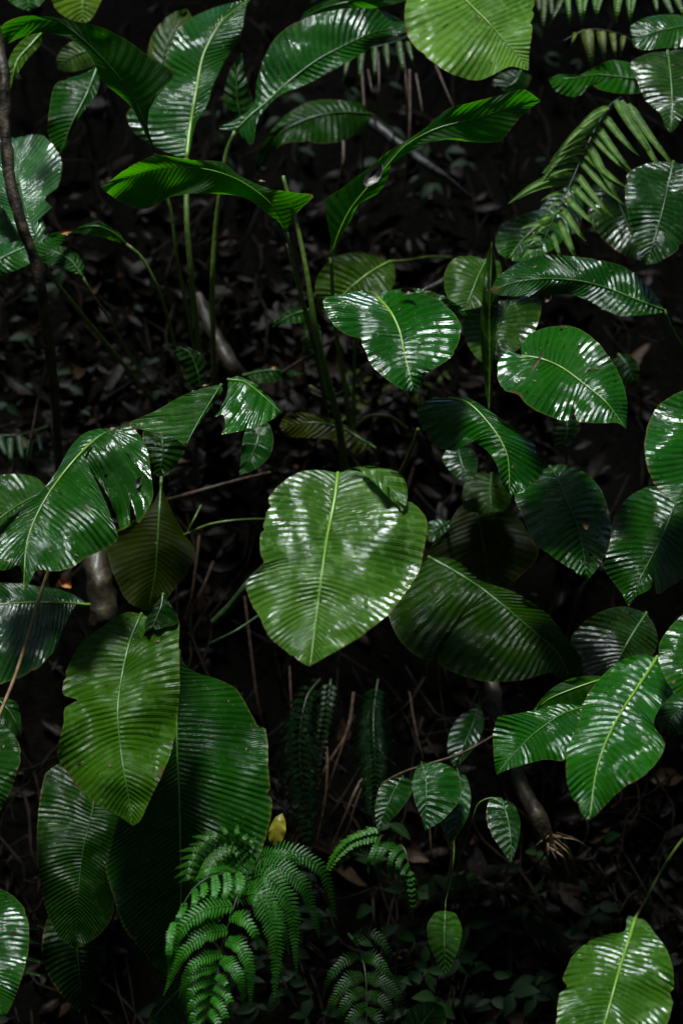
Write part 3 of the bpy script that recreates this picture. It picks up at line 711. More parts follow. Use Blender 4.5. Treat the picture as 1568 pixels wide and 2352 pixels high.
leaf('small bright leaf curled like a fan with a bitten left edge, above the dark gap',
 [(524,872),(560,876),(600,905),(648,950)], [(522,905),(505,940),(492,958),(512,953),(518,978),(510,996),(561,987),(605,974)], [(545,864),(588,882),(628,922)],
 2.56, (.022,.15,.010), WET, RIBY, nv=7, gy=.8, arch=.15, curl=.06, ribr=1.8, blotch=.3, k=-.05)
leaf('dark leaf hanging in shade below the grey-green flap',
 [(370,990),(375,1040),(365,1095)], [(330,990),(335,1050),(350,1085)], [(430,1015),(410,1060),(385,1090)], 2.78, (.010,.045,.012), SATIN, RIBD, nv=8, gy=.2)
leaf('dark striped leaf curling under the small fan-shaped leaf',
 [(600,965),(592,1010),(575,1055),(548,1092)], [(568,980),(556,1020),(553,1060)], [(618,975),(628,1010),(618,1050),(585,1078)], 2.8, (.012,.07,.035), SATIN, RIBD, nv=3, gy=.5)
leaf('dull olive leaf in shade behind the lower left group, pointed at the bottom',
 [(370,1118),(366,1180),(362,1250),(357,1320),(340,1404)], [(355,1150),(325,1185),(285,1208),(245,1238),(250,1285),(270,1340),(298,1385)], [(384,1148),(402,1188),(428,1230),(448,1270),(432,1312),(402,1350),(370,1392)],
 2.92, (.065,.080,.008), SMOOTH, RIB, nv=22, gy=.1, arch=.05, ribr=2.2, blotch=.05, stalk=[(372,1080,2.95),(380,1040,3.1),(390,1000,3.5)])
leaf('wet dark leaf with a bright level midrib at the left edge, behind the straw',
 [(206,1389),(150,1384),(80,1383),(0,1388),(-80,1400)], [(160,1362),(100,1346),(40,1340),(-40,1345)], [(152,1400),(150,1435),(128,1490),(90,1532),(30,1562),(-40,1570)],
 2.85, (.012,.07,.03), WET, RIBY, nv=26, gy=.7, arch=.2, ribr=2.6)
# ---- bottom left
leaf('tall ribbed leaf hanging in front of two darker leaves, lower left',
 [(325,1410),(300,1470),(282,1545),(271,1630),(276,1704),(286,1776),(296,1830),(306,1897)],
 [(290,1406),(238,1438),(190,1475),(165,1512),(147,1560),(146,1595),(180,1608),(150,1625),(146,1665),(132,1732),(153,1772),(179,1808),(215,1840),(265,1868)],
 [(345,1420),(322,1480),(336,1488),(365,1450),(408,1412),(411,1480),(413,1560),(408,1640),(396,1720),(372,1780),(342,1842),(322,1885)],
 2.45, (.060,.150,.03), SATIN, RIB, nv=36, gy=.5, arch=.15, curl=.10, ribr=3.4, blotch=.5)
leaf('small dark leaf scrap covering the stalk end of the tall ribbed leaf',
 [(375,1365),(370,1395),(345,1450)], [(355,1390),(335,1425),(332,1445)], [(400,1400),(410,1415),(408,1432),(375,1442)], 2.43, (.010,.045,.010), SATIN, RIBD, nv=5, gy=.4)
leaf('huge dark ribbed leaf with a straight midrib, right of the tall ribbed leaf',
 [(412,1495),(407,1600),(407,1705),(411,1800),(414,1909),(416,2062),(405,2150),(385,2240)],
 [(395,1560),(360,1680),(330,1790),(280,1860),(258,1930),(244,1995),(258,2050),(282,2125),(325,2182),(360,2222)],
 [(428,1530),(460,1548),(491,1557),(541,1582),(578,1640),(592,1668),(611,1674),(617,1771),(625,1858),(605,1940),(565,2030),(510,2110),(450,2180)],
 2.62, (.012,.080,.014), SATIN, RIB, nv=54, gy=.35, arch=.12, curl=.06, ribr=3.4, blotch=.15, k=.02)
leaf('dusky ribbed leaf at the lower left, partly under the tall ribbed leaf',
 [(222,1770),(215,1850),(192,1950),(180,2060),(176,2178)], [(150,1752),(125,1760),(102,1785),(87,1883),(89,1985),(102,2072),(133,2148)], [(270,1800),(300,1870),(275,1960),(263,2050),(258,2105),(225,2150)],
 2.74, (.014,.055,.012), SATIN, RIBD, nv=40, gy=.3, arch=.1, ribr=2, blotch=.35, wave=.006)
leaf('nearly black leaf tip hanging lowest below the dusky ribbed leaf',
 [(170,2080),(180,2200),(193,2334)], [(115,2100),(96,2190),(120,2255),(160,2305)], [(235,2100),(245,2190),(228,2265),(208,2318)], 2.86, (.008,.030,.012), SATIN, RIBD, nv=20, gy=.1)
leaf('glossy ribbed leaf cut by the left edge near the bottom corner',
 [(-60,2030),(-55,2130),(-35,2230),(8,2335)], [(-120,2060),(-130,2150),(-80,2260)], [(-5,2040),(32,2058),(57,2090),(67,2130),(64,2195),(46,2260),(22,2320)],
 2.4, (.018,.095,.030), WET, RIB, nv=28, gy=.6, arch=.2, curl=.05)
leaf('bluish leaf cut by the left edge beside the dusky ribbed leaf',
 [(-30,1660),(-30,1740),(-10,1830),(2,1862)], [(-70,1700),(-60,1790)], [(10,1668),(40,1700),(49,1740),(32,1798)], 2.6, (.016,.075,.030), SATIN, RIB, nv=14, gy=.6)
leaf('small dark leaf just under the straw at the left edge',
 [(-10,1600),(20,1630),(46,1672)], [(-20,1640),(10,1668),(35,1690)], [(36,1612),(48,1650),(49,1690)], 2.7, (.012,.06,.02), SATIN, RIBD, nv=8, gy=.4)
leaf('teal folded leaf at the bottom edge, left of the bright ferns',
 [(425,2262),(395,2290),(360,2330),(335,2380)], [(400,2262),(370,2290),(345,2330)], [(430,2290),(425,2330),(400,2380)], 2.62, (.015,.07,.035), SATIN, RIBD, nv=8, gy=.5)
leaf('rounded light green leaf at the bottom edge, right of the dim fern',
 [(925,2420),(955,2370),(985,2330),(1005,2305)], [(922,2380),(935,2325),(965,2303),(990,2300)], [(960,2420),(1010,2390),(1024,2345),(1018,2315)], 2.6, (.022,.11,.035), SATIN, RIB, nv=9, gy=.5)
# ---- background small leaves
leaf('limp brownish leaf lying under the tall scaly stalk, spotted and dull',
 [(860,1030),(790,985),(720,970),(642,978)], [(830,1000),(770,965),(700,948),(655,955)], [(820,1040),(760,1010),(700,1005),(655,1000)], 3.05, (.045,.048,.022), SATIN, RIBD, nv=14, gy=.5, blotch=.4)
leaf('narrow dark leaf lying across the litter left of the scaly stalk',
 [(560,862),(620,850),(700,856)], [(590,848),(640,844)], [(600,880),(660,868)], 3.2, (.018,.065,.015), SATIN, RIBD, nv=10, gy=.6)
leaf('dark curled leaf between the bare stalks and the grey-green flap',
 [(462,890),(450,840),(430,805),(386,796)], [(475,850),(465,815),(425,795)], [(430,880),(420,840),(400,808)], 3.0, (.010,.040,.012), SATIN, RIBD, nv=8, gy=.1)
leaf('small mid-green leaf pointing left from behind the scaly stalk',
 [(712,712),(690,716),(660,728),(624,752)], [(700,704),(665,708),(640,730)], [(712,735),(680,742),(650,745)], 3.1, (.02,.10,.012), SATIN, RIB, nv=7, gy=.4)
leaf('pale narrow leaf hanging behind the scaly stalk',
 [(715,735),(705,770),(715,815)], [(700,745),(695,775),(702,800)], [(735,750),(738,785),(728,805)], 3.15, (.06,.12,.06), SATIN, RIBD, nv=6, gy=.3)
leaf('small striped leaf hanging under the arched dark leaf',
 [(1050,1030),(1060,1065),(1075,1108)], [(1025,1035),(1015,1055),(1035,1085),(1055,1102)], [(1080,1030),(1096,1060),(1090,1095)], 2.95, (.02,.08,.045), WET, RIBD, nv=9, gy=.6)
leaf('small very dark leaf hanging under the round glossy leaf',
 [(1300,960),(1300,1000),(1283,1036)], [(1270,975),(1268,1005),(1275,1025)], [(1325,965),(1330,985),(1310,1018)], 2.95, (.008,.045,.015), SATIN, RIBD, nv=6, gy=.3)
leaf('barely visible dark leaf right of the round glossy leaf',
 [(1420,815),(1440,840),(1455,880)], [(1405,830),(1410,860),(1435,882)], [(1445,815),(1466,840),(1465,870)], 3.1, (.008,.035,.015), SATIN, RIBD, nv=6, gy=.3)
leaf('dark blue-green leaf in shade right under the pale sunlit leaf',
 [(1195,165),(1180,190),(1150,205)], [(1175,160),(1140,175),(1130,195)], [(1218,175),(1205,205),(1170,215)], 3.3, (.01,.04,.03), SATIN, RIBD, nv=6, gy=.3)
DRYST = stem_mat('wet_dry_stem', (.05, .028, .014, 1), (.16, .09, .05, 1), .5, 90, .001, .1)
# ---------------------------------------------------------------- sprig of small leaves, lower right
def sprig():
    root = empty('leafy_sprig', P(1135,1690,2.75), 'thin trailing sprig carrying four small oval leaves beside the fallen branch', 'plant')
    V, F = tube_geo(cr([tuple(P(*p)) for p in [(1160,1668,2.95),(1135,1688,2.75),(1060,1730,2.7),(1000,1750,2.68),(930,1772,2.7),(880,1800,2.72),(866,1830,2.72)]], 60), .0022, 6)
    mesh('stem', V, F, TWIG, root)
    for M, A, B, d, c in [
     ([(968,1753),(978,1790),(978,1840),(976,1908)], [(958,1760),(946,1795),(952,1840),(968,1880)], [(1010,1752),(1040,1765),(1058,1795),(1055,1835),(1020,1880)], 2.66, (.014,.095,.030)),
     ([(1050,1768),(1058,1810),(1052,1870),(1033,1945)], [(1030,1800),(1020,1850),(1012,1890)], [(1070,1785),(1081,1830),(1072,1880)], 2.72, (.014,.085,.030)),
     ([(925,1784),(905,1815),(885,1860),(868,1912)], [(905,1785),(872,1810),(861,1850),(863,1890)], [(945,1795),(945,1820),(920,1860)], 2.72, (.012,.070,.016)),
     ([(1100,1605),(1090,1650),(1065,1710),(1044,1768)], [(1085,1625),(1050,1650),(1030,1690),(1028,1730)], [(1108,1635),(1110,1670),(1090,1715)], 2.82, (.012,.062,.014))]:
        o, mid = blade(root, M, A, B, d, c, WET, RIBD, name='leaf', nv=10, gy=.6, arch=.15, curl=.1, ribr=1.6, blotch=.2, wave=.004)
        cc = [tuple(mid[0]), tuple(mid[0]+Vector((0, .015, 0))), tuple(min(V, key=lambda q: (q-mid[0]).length))]
        Vt, Ft = tube_geo(cr(cc, 6), .0015, 5); mesh('leaf_stalk', Vt, Ft, STALKD, o)
sprig()
leaf('single small oval leaf hanging from an arched thread-like stalk by the fallen branch',
 [(1150,1834),(1165,1880),(1172,1930),(1174,1984)], [(1125,1835),(1116,1870),(1125,1910),(1150,1950)], [(1180,1850),(1194,1890),(1190,1930),(1180,1965)], 2.7, (.010,.055,.012), WET, RIBD, nv=9, gy=.7, arch=.15, name='small_leaf',
 stalk=[(1122,1833,2.7),(1098,1845,2.7),(1085,1880,2.71),(1068,1930,2.74),(1050,2000,2.85),(1045,2080,3.2)], srad=1.8, wave=.004)
leaf('lone oval leaf with a pale brown tip hanging low in the dark',
 [(1022,2092),(1020,2135),(1020,2180),(1024,2246)], [(1000,2095),(981,2125),(984,2165),(1000,2205)], [(1045,2098),(1060,2135),(1052,2180),(1035,2220)], 2.65, (.06,.19,.04), SATIN, RIB, nv=10, gy=.5, arch=.12, name='small_leaf', blotch=.4,
 stalk=[(1023,2070,2.66),(1035,2020,2.7),(1042,1960,2.78),(1040,1900,3.0)], srad=1.8, wave=.004)
leaf('fallen yellow leaf, small and upright, beside the huge dark leaf',
 [(648,1868),(638,1895),(634,1925),(628,1944)], [(632,1878),(618,1905),(618,1930)], [(655,1885),(656,1910),(645,1935)], 2.72, (.40,.36,.02), YELLOW, YELLOW, nv=6, gy=.2, name='yellow_leaf', hide_rib=True, stalk=[(630,1950,2.72),(626,1962,2.76),(626,1975,3.1)], srad=1.2)
# ---------------------------------------------------------------- ferns
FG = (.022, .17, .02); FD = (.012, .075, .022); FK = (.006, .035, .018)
D = 2.25
def pin(a, b, c, e, w=19, n=24, d=D): n = int(n*1.1); w *= 1.3; return ([(a[0],a[1],d),(b[0],b[1],d-.02),(c[0],c[1],d-.03),(e[0],e[1],d-.01)], w, n)
fern('brightest fern frond at the bottom, its leaflets curving down to both sides',
 [(600,1960,2.45),(575,2000,2.35),(556,2030,2.28),(535,2090,D),(518,2145,D),(505,2196,D),(492,2250,D),(480,2301,D),(462,2370,D)],
 [pin((532,2080),(470,2090),(412,2140),(386,2250),22,28), pin((521,2135),(470,2145),(420,2190),(377,2284),20,28),
  pin((508,2190),(470,2200),(435,2225),(412,2292),15,20), pin((500,2220),(465,2228),(435,2250),(420,2308),14,20),
  pin((491,2250),(460,2258),(438,2280),(426,2328),13,18), pin((486,2275),(460,2285),(440,2310),(432,2360),12,18),
  pin((480,2300),(455,2312),(442,2340),(436,2380),11,15), pin((476,2325),(455,2340),(448,2360),(444,2390),10,12),
  pin((520,2160),(550,2170),(572,2220),(576,2315),18,26), pin((507,2203),(530,2215),(552,2250),(560,2320),17,22),
  pin((494,2240),(510,2250),(520,2262),(528,2275),10,10), pin((489,2265),(512,2275),(528,2300),(533,2342),12,16),
  pin((483,2290),(505,2305),(517,2335),(522,2370),13,15), pin((476,2320),(495,2335),(502,2360),(505,2385),11,12),
  pin((528,2105),(560,2110),(585,2145),(600,2180),17,15)],
 FG, d=D, lobe=.34, group='fern fronds at the bottom')
fern('fern frond arching right with long pointed leaflets, behind the brightest frond',
 [(640,1935,2.60),(610,1965,2.50),(575,2010,2.40),(552,2050,2.33),(545,2085,2.31)],
 [pin((551,2062),(590,2055),(632,2150),(630,2298),26,32,2.31), pin((567,2022),(610,2010),(665,2075),(681,2230),26,32,2.37),
  pin((560,2040),(600,2045),(640,2110),(664,2190),20,26,2.34),
  pin((590,1990),(640,1990),(700,2040),(733,2152),24,30,2.45), pin((605,1968),(670,1955),(740,2000),(772,2110),22,28,2.51), pin((585,1975),(620,1960),(660,1965),(700,1990),16,18,2.47)],
 (.016,.12,.020), d=2.6, lobe=.34, group='fern fronds at the bottom')
fern('fern frond bending left over the huge dark leaf, with fine hanging leaflets',
 [(575,2010,2.35),(530,2005,2.30),(480,2015,2.28),(446,2040,2.27),(420,2080,2.26),(398,2130,2.25),(390,2190,2.25)],
 [pin((548,2005),(552,2030),(545,2055),(530,2070),11,12,2.29), pin((520,2006),(524,2035),(515,2060),(500,2078),11,12,2.29), pin((492,2012),(496,2040),(490,2062),(488,2078),11,12,2.28),
  pin((465,2024),(470,2045),(464,2060),(458,2072),9,10,2.28), pin((445,2042),(450,2060),(445,2080),(436,2098),9,10,2.27), pin((424,2076),(420,2092),(410,2110),(405,2125),8,8,2.27),
  pin((400,2120),(392,2150),(388,2190),(392,2240),10,18,2.25), pin((540,2005),(505,1996),(470,2005),(440,2028),10,18,2.31)],
 FG, d=D, lobe=.5, group='fern fronds at the bottom')
fern('upper dark green fern frond with leaflets fanned against the huge dark leaf',
 [(588,1975,2.43),(560,1950,2.37),(530,1935,2.35),(495,1950,2.33),(465,1985,2.31),(446,2025,2.30)],
 auto_pinnae([(588,1975,2.41),(560,1950,2.37),(530,1935,2.35),(495,1948,2.33),(465,1980,2.31),(446,2025,2.30)], 14, 68, 8, ang=70, droop=.35, npn=13, lens=lambda t: .55+.5*math.sin(math.pi*t)),
 (.018,.10,.014), d=2.6, lobe=.45, group='fern fronds at the bottom')
fern('dim fern frond at the bottom centre, arching leaflets to both sides',
 [(800,2145,2.85),(825,2180,2.78),(838,2230,2.74),(842,2300,2.72),(838,2400,2.7)],
 [pin((822,2195),(800,2200),(760,2240),(742,2290),14,18,2.76), pin((832,2240),(800,2250),(765,2300),(750,2350),17,22,2.74), pin((838,2275),(810,2285),(785,2320),(775,2370),16,20,2.73), pin((842,2310),(820,2320),(800,2350),(795,2390),14,16,2.72),
  pin((828,2200),(860,2200),(890,2240),(932,2285),16,22,2.76), pin((838,2245),(870,2250),(915,2290),(925,2350),18,24,2.74), pin((842,2285),(870,2290),(895,2320),(905,2370),15,20,2.73), pin((812,2160),(850,2140),(890,2180),(900,2235),15,20,2.78), pin((842,2320),(862,2330),(875,2355),(880,2390),13,14,2.72)],
 (.012,.065,.014), d=2.75, lobe=.34, group='fern fronds at the bottom')
fern('curling little fern frond with comb-like leaflets, right of the bright ferns',
 [(852,1958,2.75),(890,1935,2.72),(925,1945,2.7),(938,1990,2.68),(945,2050,2.67),(948,2118,2.66)],
 [pin((880,1937),(865,1945),(848,1975),(845,2005),9,14,2.7), pin((905,1938),(885,1945),(868,1975),(870,2020),10,15,2.69), pin((922,1945),(905,1955),(895,1985),(897,2022),9,14,2.68), pin((930,1962),(918,1970),(913,1995),(915,2020),8,11,2.68), pin((936,1985),(928,1995),(925,2010),(928,2028),6,8,2.68)]+
 auto_pinnae([(936,1990,2.68),(945,2050,2.67),(948,2118,2.66)], 10, 24, 5, ang=50, droop=.3, npn=5, lens=lambda t: 1.05-t),
 (.016,.095,.020), d=2.7, lobe=.5)
fern('small bright fern frond pointing down-left over dry stems',
 [(880,1920,2.74),(850,1922,2.7),(810,1935,2.68),(775,1965,2.67),(748,2010,2.66)],
 auto_pinnae([(880,1920,2.74),(850,1922,2.7),(810,1935,2.68),(775,1965,2.67),(748,2010,2.66)], 20, 34, 4.5, ang=55, droop=.2, npn=6, lens=lambda t: (1-t)**.6),
 (.024,.13,.014), d=2.7, lobe=.6)
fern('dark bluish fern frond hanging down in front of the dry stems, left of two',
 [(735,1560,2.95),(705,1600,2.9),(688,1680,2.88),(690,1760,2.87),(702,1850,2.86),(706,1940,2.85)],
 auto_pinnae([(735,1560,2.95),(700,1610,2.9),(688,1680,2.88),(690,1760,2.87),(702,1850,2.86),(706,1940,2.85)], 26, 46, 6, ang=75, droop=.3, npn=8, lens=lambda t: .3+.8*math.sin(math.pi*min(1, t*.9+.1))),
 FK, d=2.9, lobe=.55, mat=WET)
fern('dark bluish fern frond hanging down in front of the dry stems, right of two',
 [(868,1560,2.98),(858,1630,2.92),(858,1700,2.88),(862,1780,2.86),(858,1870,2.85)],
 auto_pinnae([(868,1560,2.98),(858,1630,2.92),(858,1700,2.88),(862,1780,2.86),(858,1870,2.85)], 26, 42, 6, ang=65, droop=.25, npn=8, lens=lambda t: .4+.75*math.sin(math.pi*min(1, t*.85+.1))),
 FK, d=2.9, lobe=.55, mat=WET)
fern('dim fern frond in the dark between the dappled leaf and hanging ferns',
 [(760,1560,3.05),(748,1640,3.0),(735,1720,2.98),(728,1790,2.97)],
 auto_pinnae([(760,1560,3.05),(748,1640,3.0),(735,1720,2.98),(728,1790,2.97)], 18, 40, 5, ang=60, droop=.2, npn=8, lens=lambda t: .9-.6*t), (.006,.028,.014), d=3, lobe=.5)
# top right fern (explicit leaflets)
RC = [(1425,225,3.0),(1402,240,2.95),(1372,285,2.9),(1340,350,2.87),(1310,420,2.85),(1275,490,2.84),(1245,560,2.83),(1222,600,2.83)]
LG = (.07, .20, .06)
pr = []
def pn(a, c, w=11, n=22, d=2.87, sag=.12):
    m1 = (a[0]+(c[0]-a[0])*.35, a[1]+(c[1]-a[1])*.35-abs(c[0]-a[0])*sag*.6); m2 = (a[0]+(c[0]-a[0])*.7, a[1]+(c[1]-a[1])*.7-abs(c[0]-a[0])*sag*.5)
    return ([(a[0],a[1],d),(m1[0],m1[1],d-.02),(m2[0],m2[1],d-.03),(c[0],c[1],d-.02)], w, n)
for a, c, w_ in [((1396,247),(1320,300),9),((1388,258),(1265,370),10),((1376,280),(1225,440),12),((1362,305),(1268,362),11),((1350,328),(1262,372),11),((1342,348),(1248,392),11),((1332,368),(1243,398),10),((1325,385),(1245,415),10),
                ((1317,402),(1166,468),12),((1308,425),(1172,466),11),((1298,445),(1240,462),7),((1290,462),(1255,480),6),((1272,497),(1235,510),8),((1262,520),(1195,526),11),((1250,540),(1208,562),11),((1240,562),(1190,598),13),
                ((1385,268),(1466,358),13),((1412,232),(1510,372),14),((1440,240),(1558,395),13),((1350,330),(1425,470),13),((1340,352),(1440,432),12),((1333,370),(1434,472),12),
                ((1300,455),(1372,520),11),((1312,425),(1392,500),11),((1322,400),(1408,500),11),((1358,310),(1442,395),11),((1368,290),(1455,400),12),((1425,232),(1535,420),13),((1270,505),(1222,545),9),((1256,545),(1196,560),10),((1288,480),(1345,555),13),((1278,500),(1325,600),15),((1262,530),(1290,600),10)]:
    pr.append(pn(a, c, w_*1.75, 34, sag=.18 if c[0] < a[0] else -.1))
fern('yellow-green fern frond with strap leaflets sloping down from the upper right', RC, pr, LG, strap=True, d=2.87, lobe=.40, stemr=3, sweep=.55, blotch=.6)
def hang(label, tops, colr, d, rach):
    fern(label, rach, [([(x,y,d),(x+dx*.3,y+l*.35,d-.02),(x+dx*.7,y+l*.7,d-.03),(x+dx,y+l,d-.02)], w_*1.7, 14) for x,y,dx,l,w_ in tops], colr, strap=True, d=d, lobe=.55, sweep=.7, blotch=.3)
hang('bright fern leaflets hanging from the top edge, right of the sunlit leaf', [(1300,-30,8,90,10),(1325,-30,10,86,10),(1345,-30,-8,80,9),(1362,-32,6,78,10),(1380,-30,-14,78,11),(1418,-35,-4,90,16),(1440,-30,6,88,10),(1455,-30,-8,80,10)], (.045,.16,.03), 3.05, [(1480,-60,3.2),(1400,-40,3.06),(1290,-28,3.05)])
hang('grey-green fern leaflets hanging dimly just right of the sunlit leaf', [(1232,-20,8,60,9),(1248,-20,-2,100,11),(1262,-20,6,75,9),(1290,-10,-30,70,9)], (.035,.075,.035), 3.15, [(1320,-40,3.2),(1280,-25,3.16),(1225,-22,3.15)])
hang('pale fern leaflets drooping above the ragged green leaf', [(1345,68,14,90,19),(1378,72,10,70,14),(1405,76,8,60,10),(1430,82,-6,50,8),(1320,75,-10,30,6)], (.07,.12,.03), 3.12, [(1470,110,3.2),(1420,78,3.13),(1350,68,3.12),(1290,95,3.12)])
hang('light green fern tips drooping in the top right corner', [(1500,-20,10,60,9),(1520,-20,30,70,11),(1545,-25,30,75,12)], (.04,.12,.05), 3.05, [(1590,-40,3.2),(1540,-28,3.06),(1480,-30,3.05)])
hang('grey-green fern leaflets dangling under the glossy striped leaf tip', [(770,130,-10,40,6),(800,120,-12,70,9),(830,115,-6,80,10),(860,108,0,80,9),(885,100,8,75,9),(915,95,14,85,10),(935,95,16,60,8)], (.025,.075,.03), 3.2, [(960,70,3.3),(900,98,3.21),(760,130,3.2)])
hang('bluish fern leaflets in the shade at the left, behind the brown stems', [(0,1000,20,60,10),(25,1005,0,70,10),(45,1000,10,70,9),(70,1010,-6,60,9),(90,1000,8,50,7)], (.010,.05,.03), 3.3, [(110,980,3.4),(50,998,3.31),(-10,1000,3.3)])
hang('tiny pale fern leaflets beside the bottom left leaf edge', [(70,2130,30,6,6),(66,2160,34,8,6),(64,2200,40,12,6),(60,2230,46,14,6)], (.012,.06,.02), 2.7, [(60,2110,2.8),(62,2170,2.7),(58,2240,2.7)])
# ---------------------------------------------------------------- stems, vines, branches
stem('climbing_stem', 'thick dark winding stem climbing along the left edge, mossy brown', 'stem',
 [(-12,60,2.72),(8,170,2.7),(12,290,2.7),(22,400,2.7),(45,500,2.7),(78,590,2.72),(98,680,2.75),(114,800,2.85),(128,930,3.0),(138,1100,3.3)], 14, 10, BARK, rough=.35, sides=14, n=120)
stem('brown_stem', 'thin brown stem slanting beside the climbing stem', 'stem', [(112,830,3.2),(92,900,3.2),(72,1010,3.2),(60,1090,3.3)], 3, 3, TWIG)
stem('brown_stem', 'short brown stem left of the torn leaf, thicker than its neighbour', 'stem', [(118,900,3.2),(125,1000,3.2),(132,1090,3.3)], 5, 5, TWIG, rough=.2)
stem('scaly_stalk', 'tall scaly green stalk with a bare pointed top, thickest of the middle stalks', 'stalk',
 [(650,404,2.7),(662,450,2.7),(685,530,2.7),(705,630,2.7),(722,740,2.72),(748,860,2.78),(775,960,2.9),(792,1080,3.2)], 4.5, 12, STALK, rough=.12, sides=12, n=90)
stem('green_stalk', 'plain green stalk rising beside the scaly stalk', 'stalk', [(660,560,2.85),(690,680,2.85),(722,800,2.9),(748,930,3.1),(760,1020,3.5)], 3.5, 6, STALKD)
stem('straw_stick', 'dry tan straw stick leaning in front of the leaves at the left edge', 'stick', [(112,1312,2.44),(92,1370,2.42),(65,1460,2.38),(35,1555,2.36),(-8,1660,2.34)], 4.5, 4, STRAW)
stem('fallen_branch', 'thick brown wet branch lying down the bank, lower right', 'branch',
 [(1128,1560,3.0),(1140,1640,2.95),(1165,1730,2.93),(1200,1810,2.9),(1235,1880,2.85),(1262,1945,2.88),(1300,2010,3.05)], 17, 21, BARK, rough=.25, sides=16, n=90)
stem('mossy_trunk', 'pale mossy trunk rising in shade between the torn leaf and the tall ribbed leaf', 'trunk', [(215,1240,3.05),(228,1330,3.0),(240,1420,3.0),(255,1540,3.1)], 30, 34, stem_mat('lichen_bark', (.010,.007,.004,1), (.08,.058,.028,1), .5, 30, .006, .2), rough=.3, sides=18, n=60)
stem('tan_root', 'tan root running down behind the bare stalks', 'root', [(455,680,3.5),(480,740,3.45),(505,790,3.42),(540,850,3.4),(580,900,3.5)], 14, 17, stem_mat('tan_root_bark', (.018,.012,.007,1), (.085,.06,.032,1), .5, 40, .004, .1), rough=.35, sides=12)
stem('green_cane', 'green cane slanting up from the dark toward the dappled leaf', 'stem', [(490,1430,2.9),(530,1390,2.88),(570,1340,2.86),(610,1300,2.95)], 9, 8, STALKD)
stem('green_cane', 'thin mossy cane under the dappled leaf, pointing right', 'stem', [(480,1480,2.95),(540,1450,2.92),(600,1410,2.95)], 4, 3, STALKD)
stem('green_twig', 'bare forked green twig left of the dappled leaf', 'twig', [(420,1230,2.9),(480,1205,2.88),(540,1195,2.88),(610,1192,2.95)], 3.2, 2.5, STALK, kids=[([(432,1225,2.9),(445,1195,2.88),(462,1160,2.9)], 3.5, 2)])
stem('dark_branch', 'dark grey dead branch crossing in the upper middle gap', 'branch', [(850,280,3.5),(940,350,3.45),(1010,400,3.45),(1080,455,3.6)], 14, 5, stem_mat('grey_dead_wood', (.010,.008,.010,1), (.06,.05,.055,1), .55, 40, .004, .1), rough=.3, sides=12)
stem('dead_stick', 'long dead stick lying level above the dull olive leaf', 'stick', [(380,1150,2.95),(450,1130,2.9),(540,1105,2.92),(620,1085,3.0)], 5, 4, TWIG, rough=.2)
stem('dead_stick', 'dark stick slanting right behind the scaly stalk', 'stick', [(560,900,3.3),(640,860,3.2),(720,810,3.15),(780,770,3.2)], 4, 4, TWIG, rough=.2)
stem('dead_stick', 'pale broken stick end poking out left of the pale striped leaf', 'stick', [(975,668,3.2),(1005,652,3.15),(1040,630,3.15),(1090,600,3.3)], 7, 5, DEADW, rough=.3)
stem('yellow_stalk', 'curved yellowish stalk lying on the litter left of the arched dark leaf', 'stalk', [(820,975,3.3),(850,955,3.28),(890,955,3.28),(935,985,3.35)], 5, 3, stem_mat('old_yellow_stalk', (.05,.06,.01,1), (.14,.15,.03,1), .5), rough=.2)
stem('green_stalk', 'slim green stalk rising from the litter under the arched dark leaf', 'stalk', [(960,985,2.9),(945,1030,2.95),(920,1085,3.2)], 4, 5, STALK)
stem('yellow_stalk', 'short yellow-green stalk lying on the moss beside the scaly stalk', 'stalk', [(712,888,3.25),(745,905,3.2),(775,905,3.2),(805,880,3.25)], 5, 3, stem_mat('moss_stalk', (.05,.07,.01,1), (.12,.14,.03,1), .5), rough=.3)
hangs = [(830,150,832,400,4,'longest pale brown root hanging in the upper middle gap, left of the arching leaf'),(868,120,858,300,3,'thin brown root just right of the longest hanging root'),(940,160,925,450,4,'long thin root hanging in front of the grey dead branch'),(955,170,975,340,3,'short slanting root right of the grey dead branch top'),
 (788,300,772,450,5,'thickest short root, hanging left of all the others in the upper middle'),(925,120,935,330,2.5,'faint root between the two long hanging roots'),(1000,150,1080,330,3,'slanting thin root under the pale sunlit leaf'),(845,160,850,260,2.5,'shortest faint root beside the longest hanging root')]
for i, (x0,y0,x1,y1,r_,lb) in enumerate(hangs):
    stem('hanging_root', lb, 'root', [(x0,y0,3.45),((x0*.6+x1*.4)+6,(y0+y1)/2,3.42),(x1,y1,3.5)], r_*.8, r_*.7, TWIG, group='hanging roots in the upper middle')
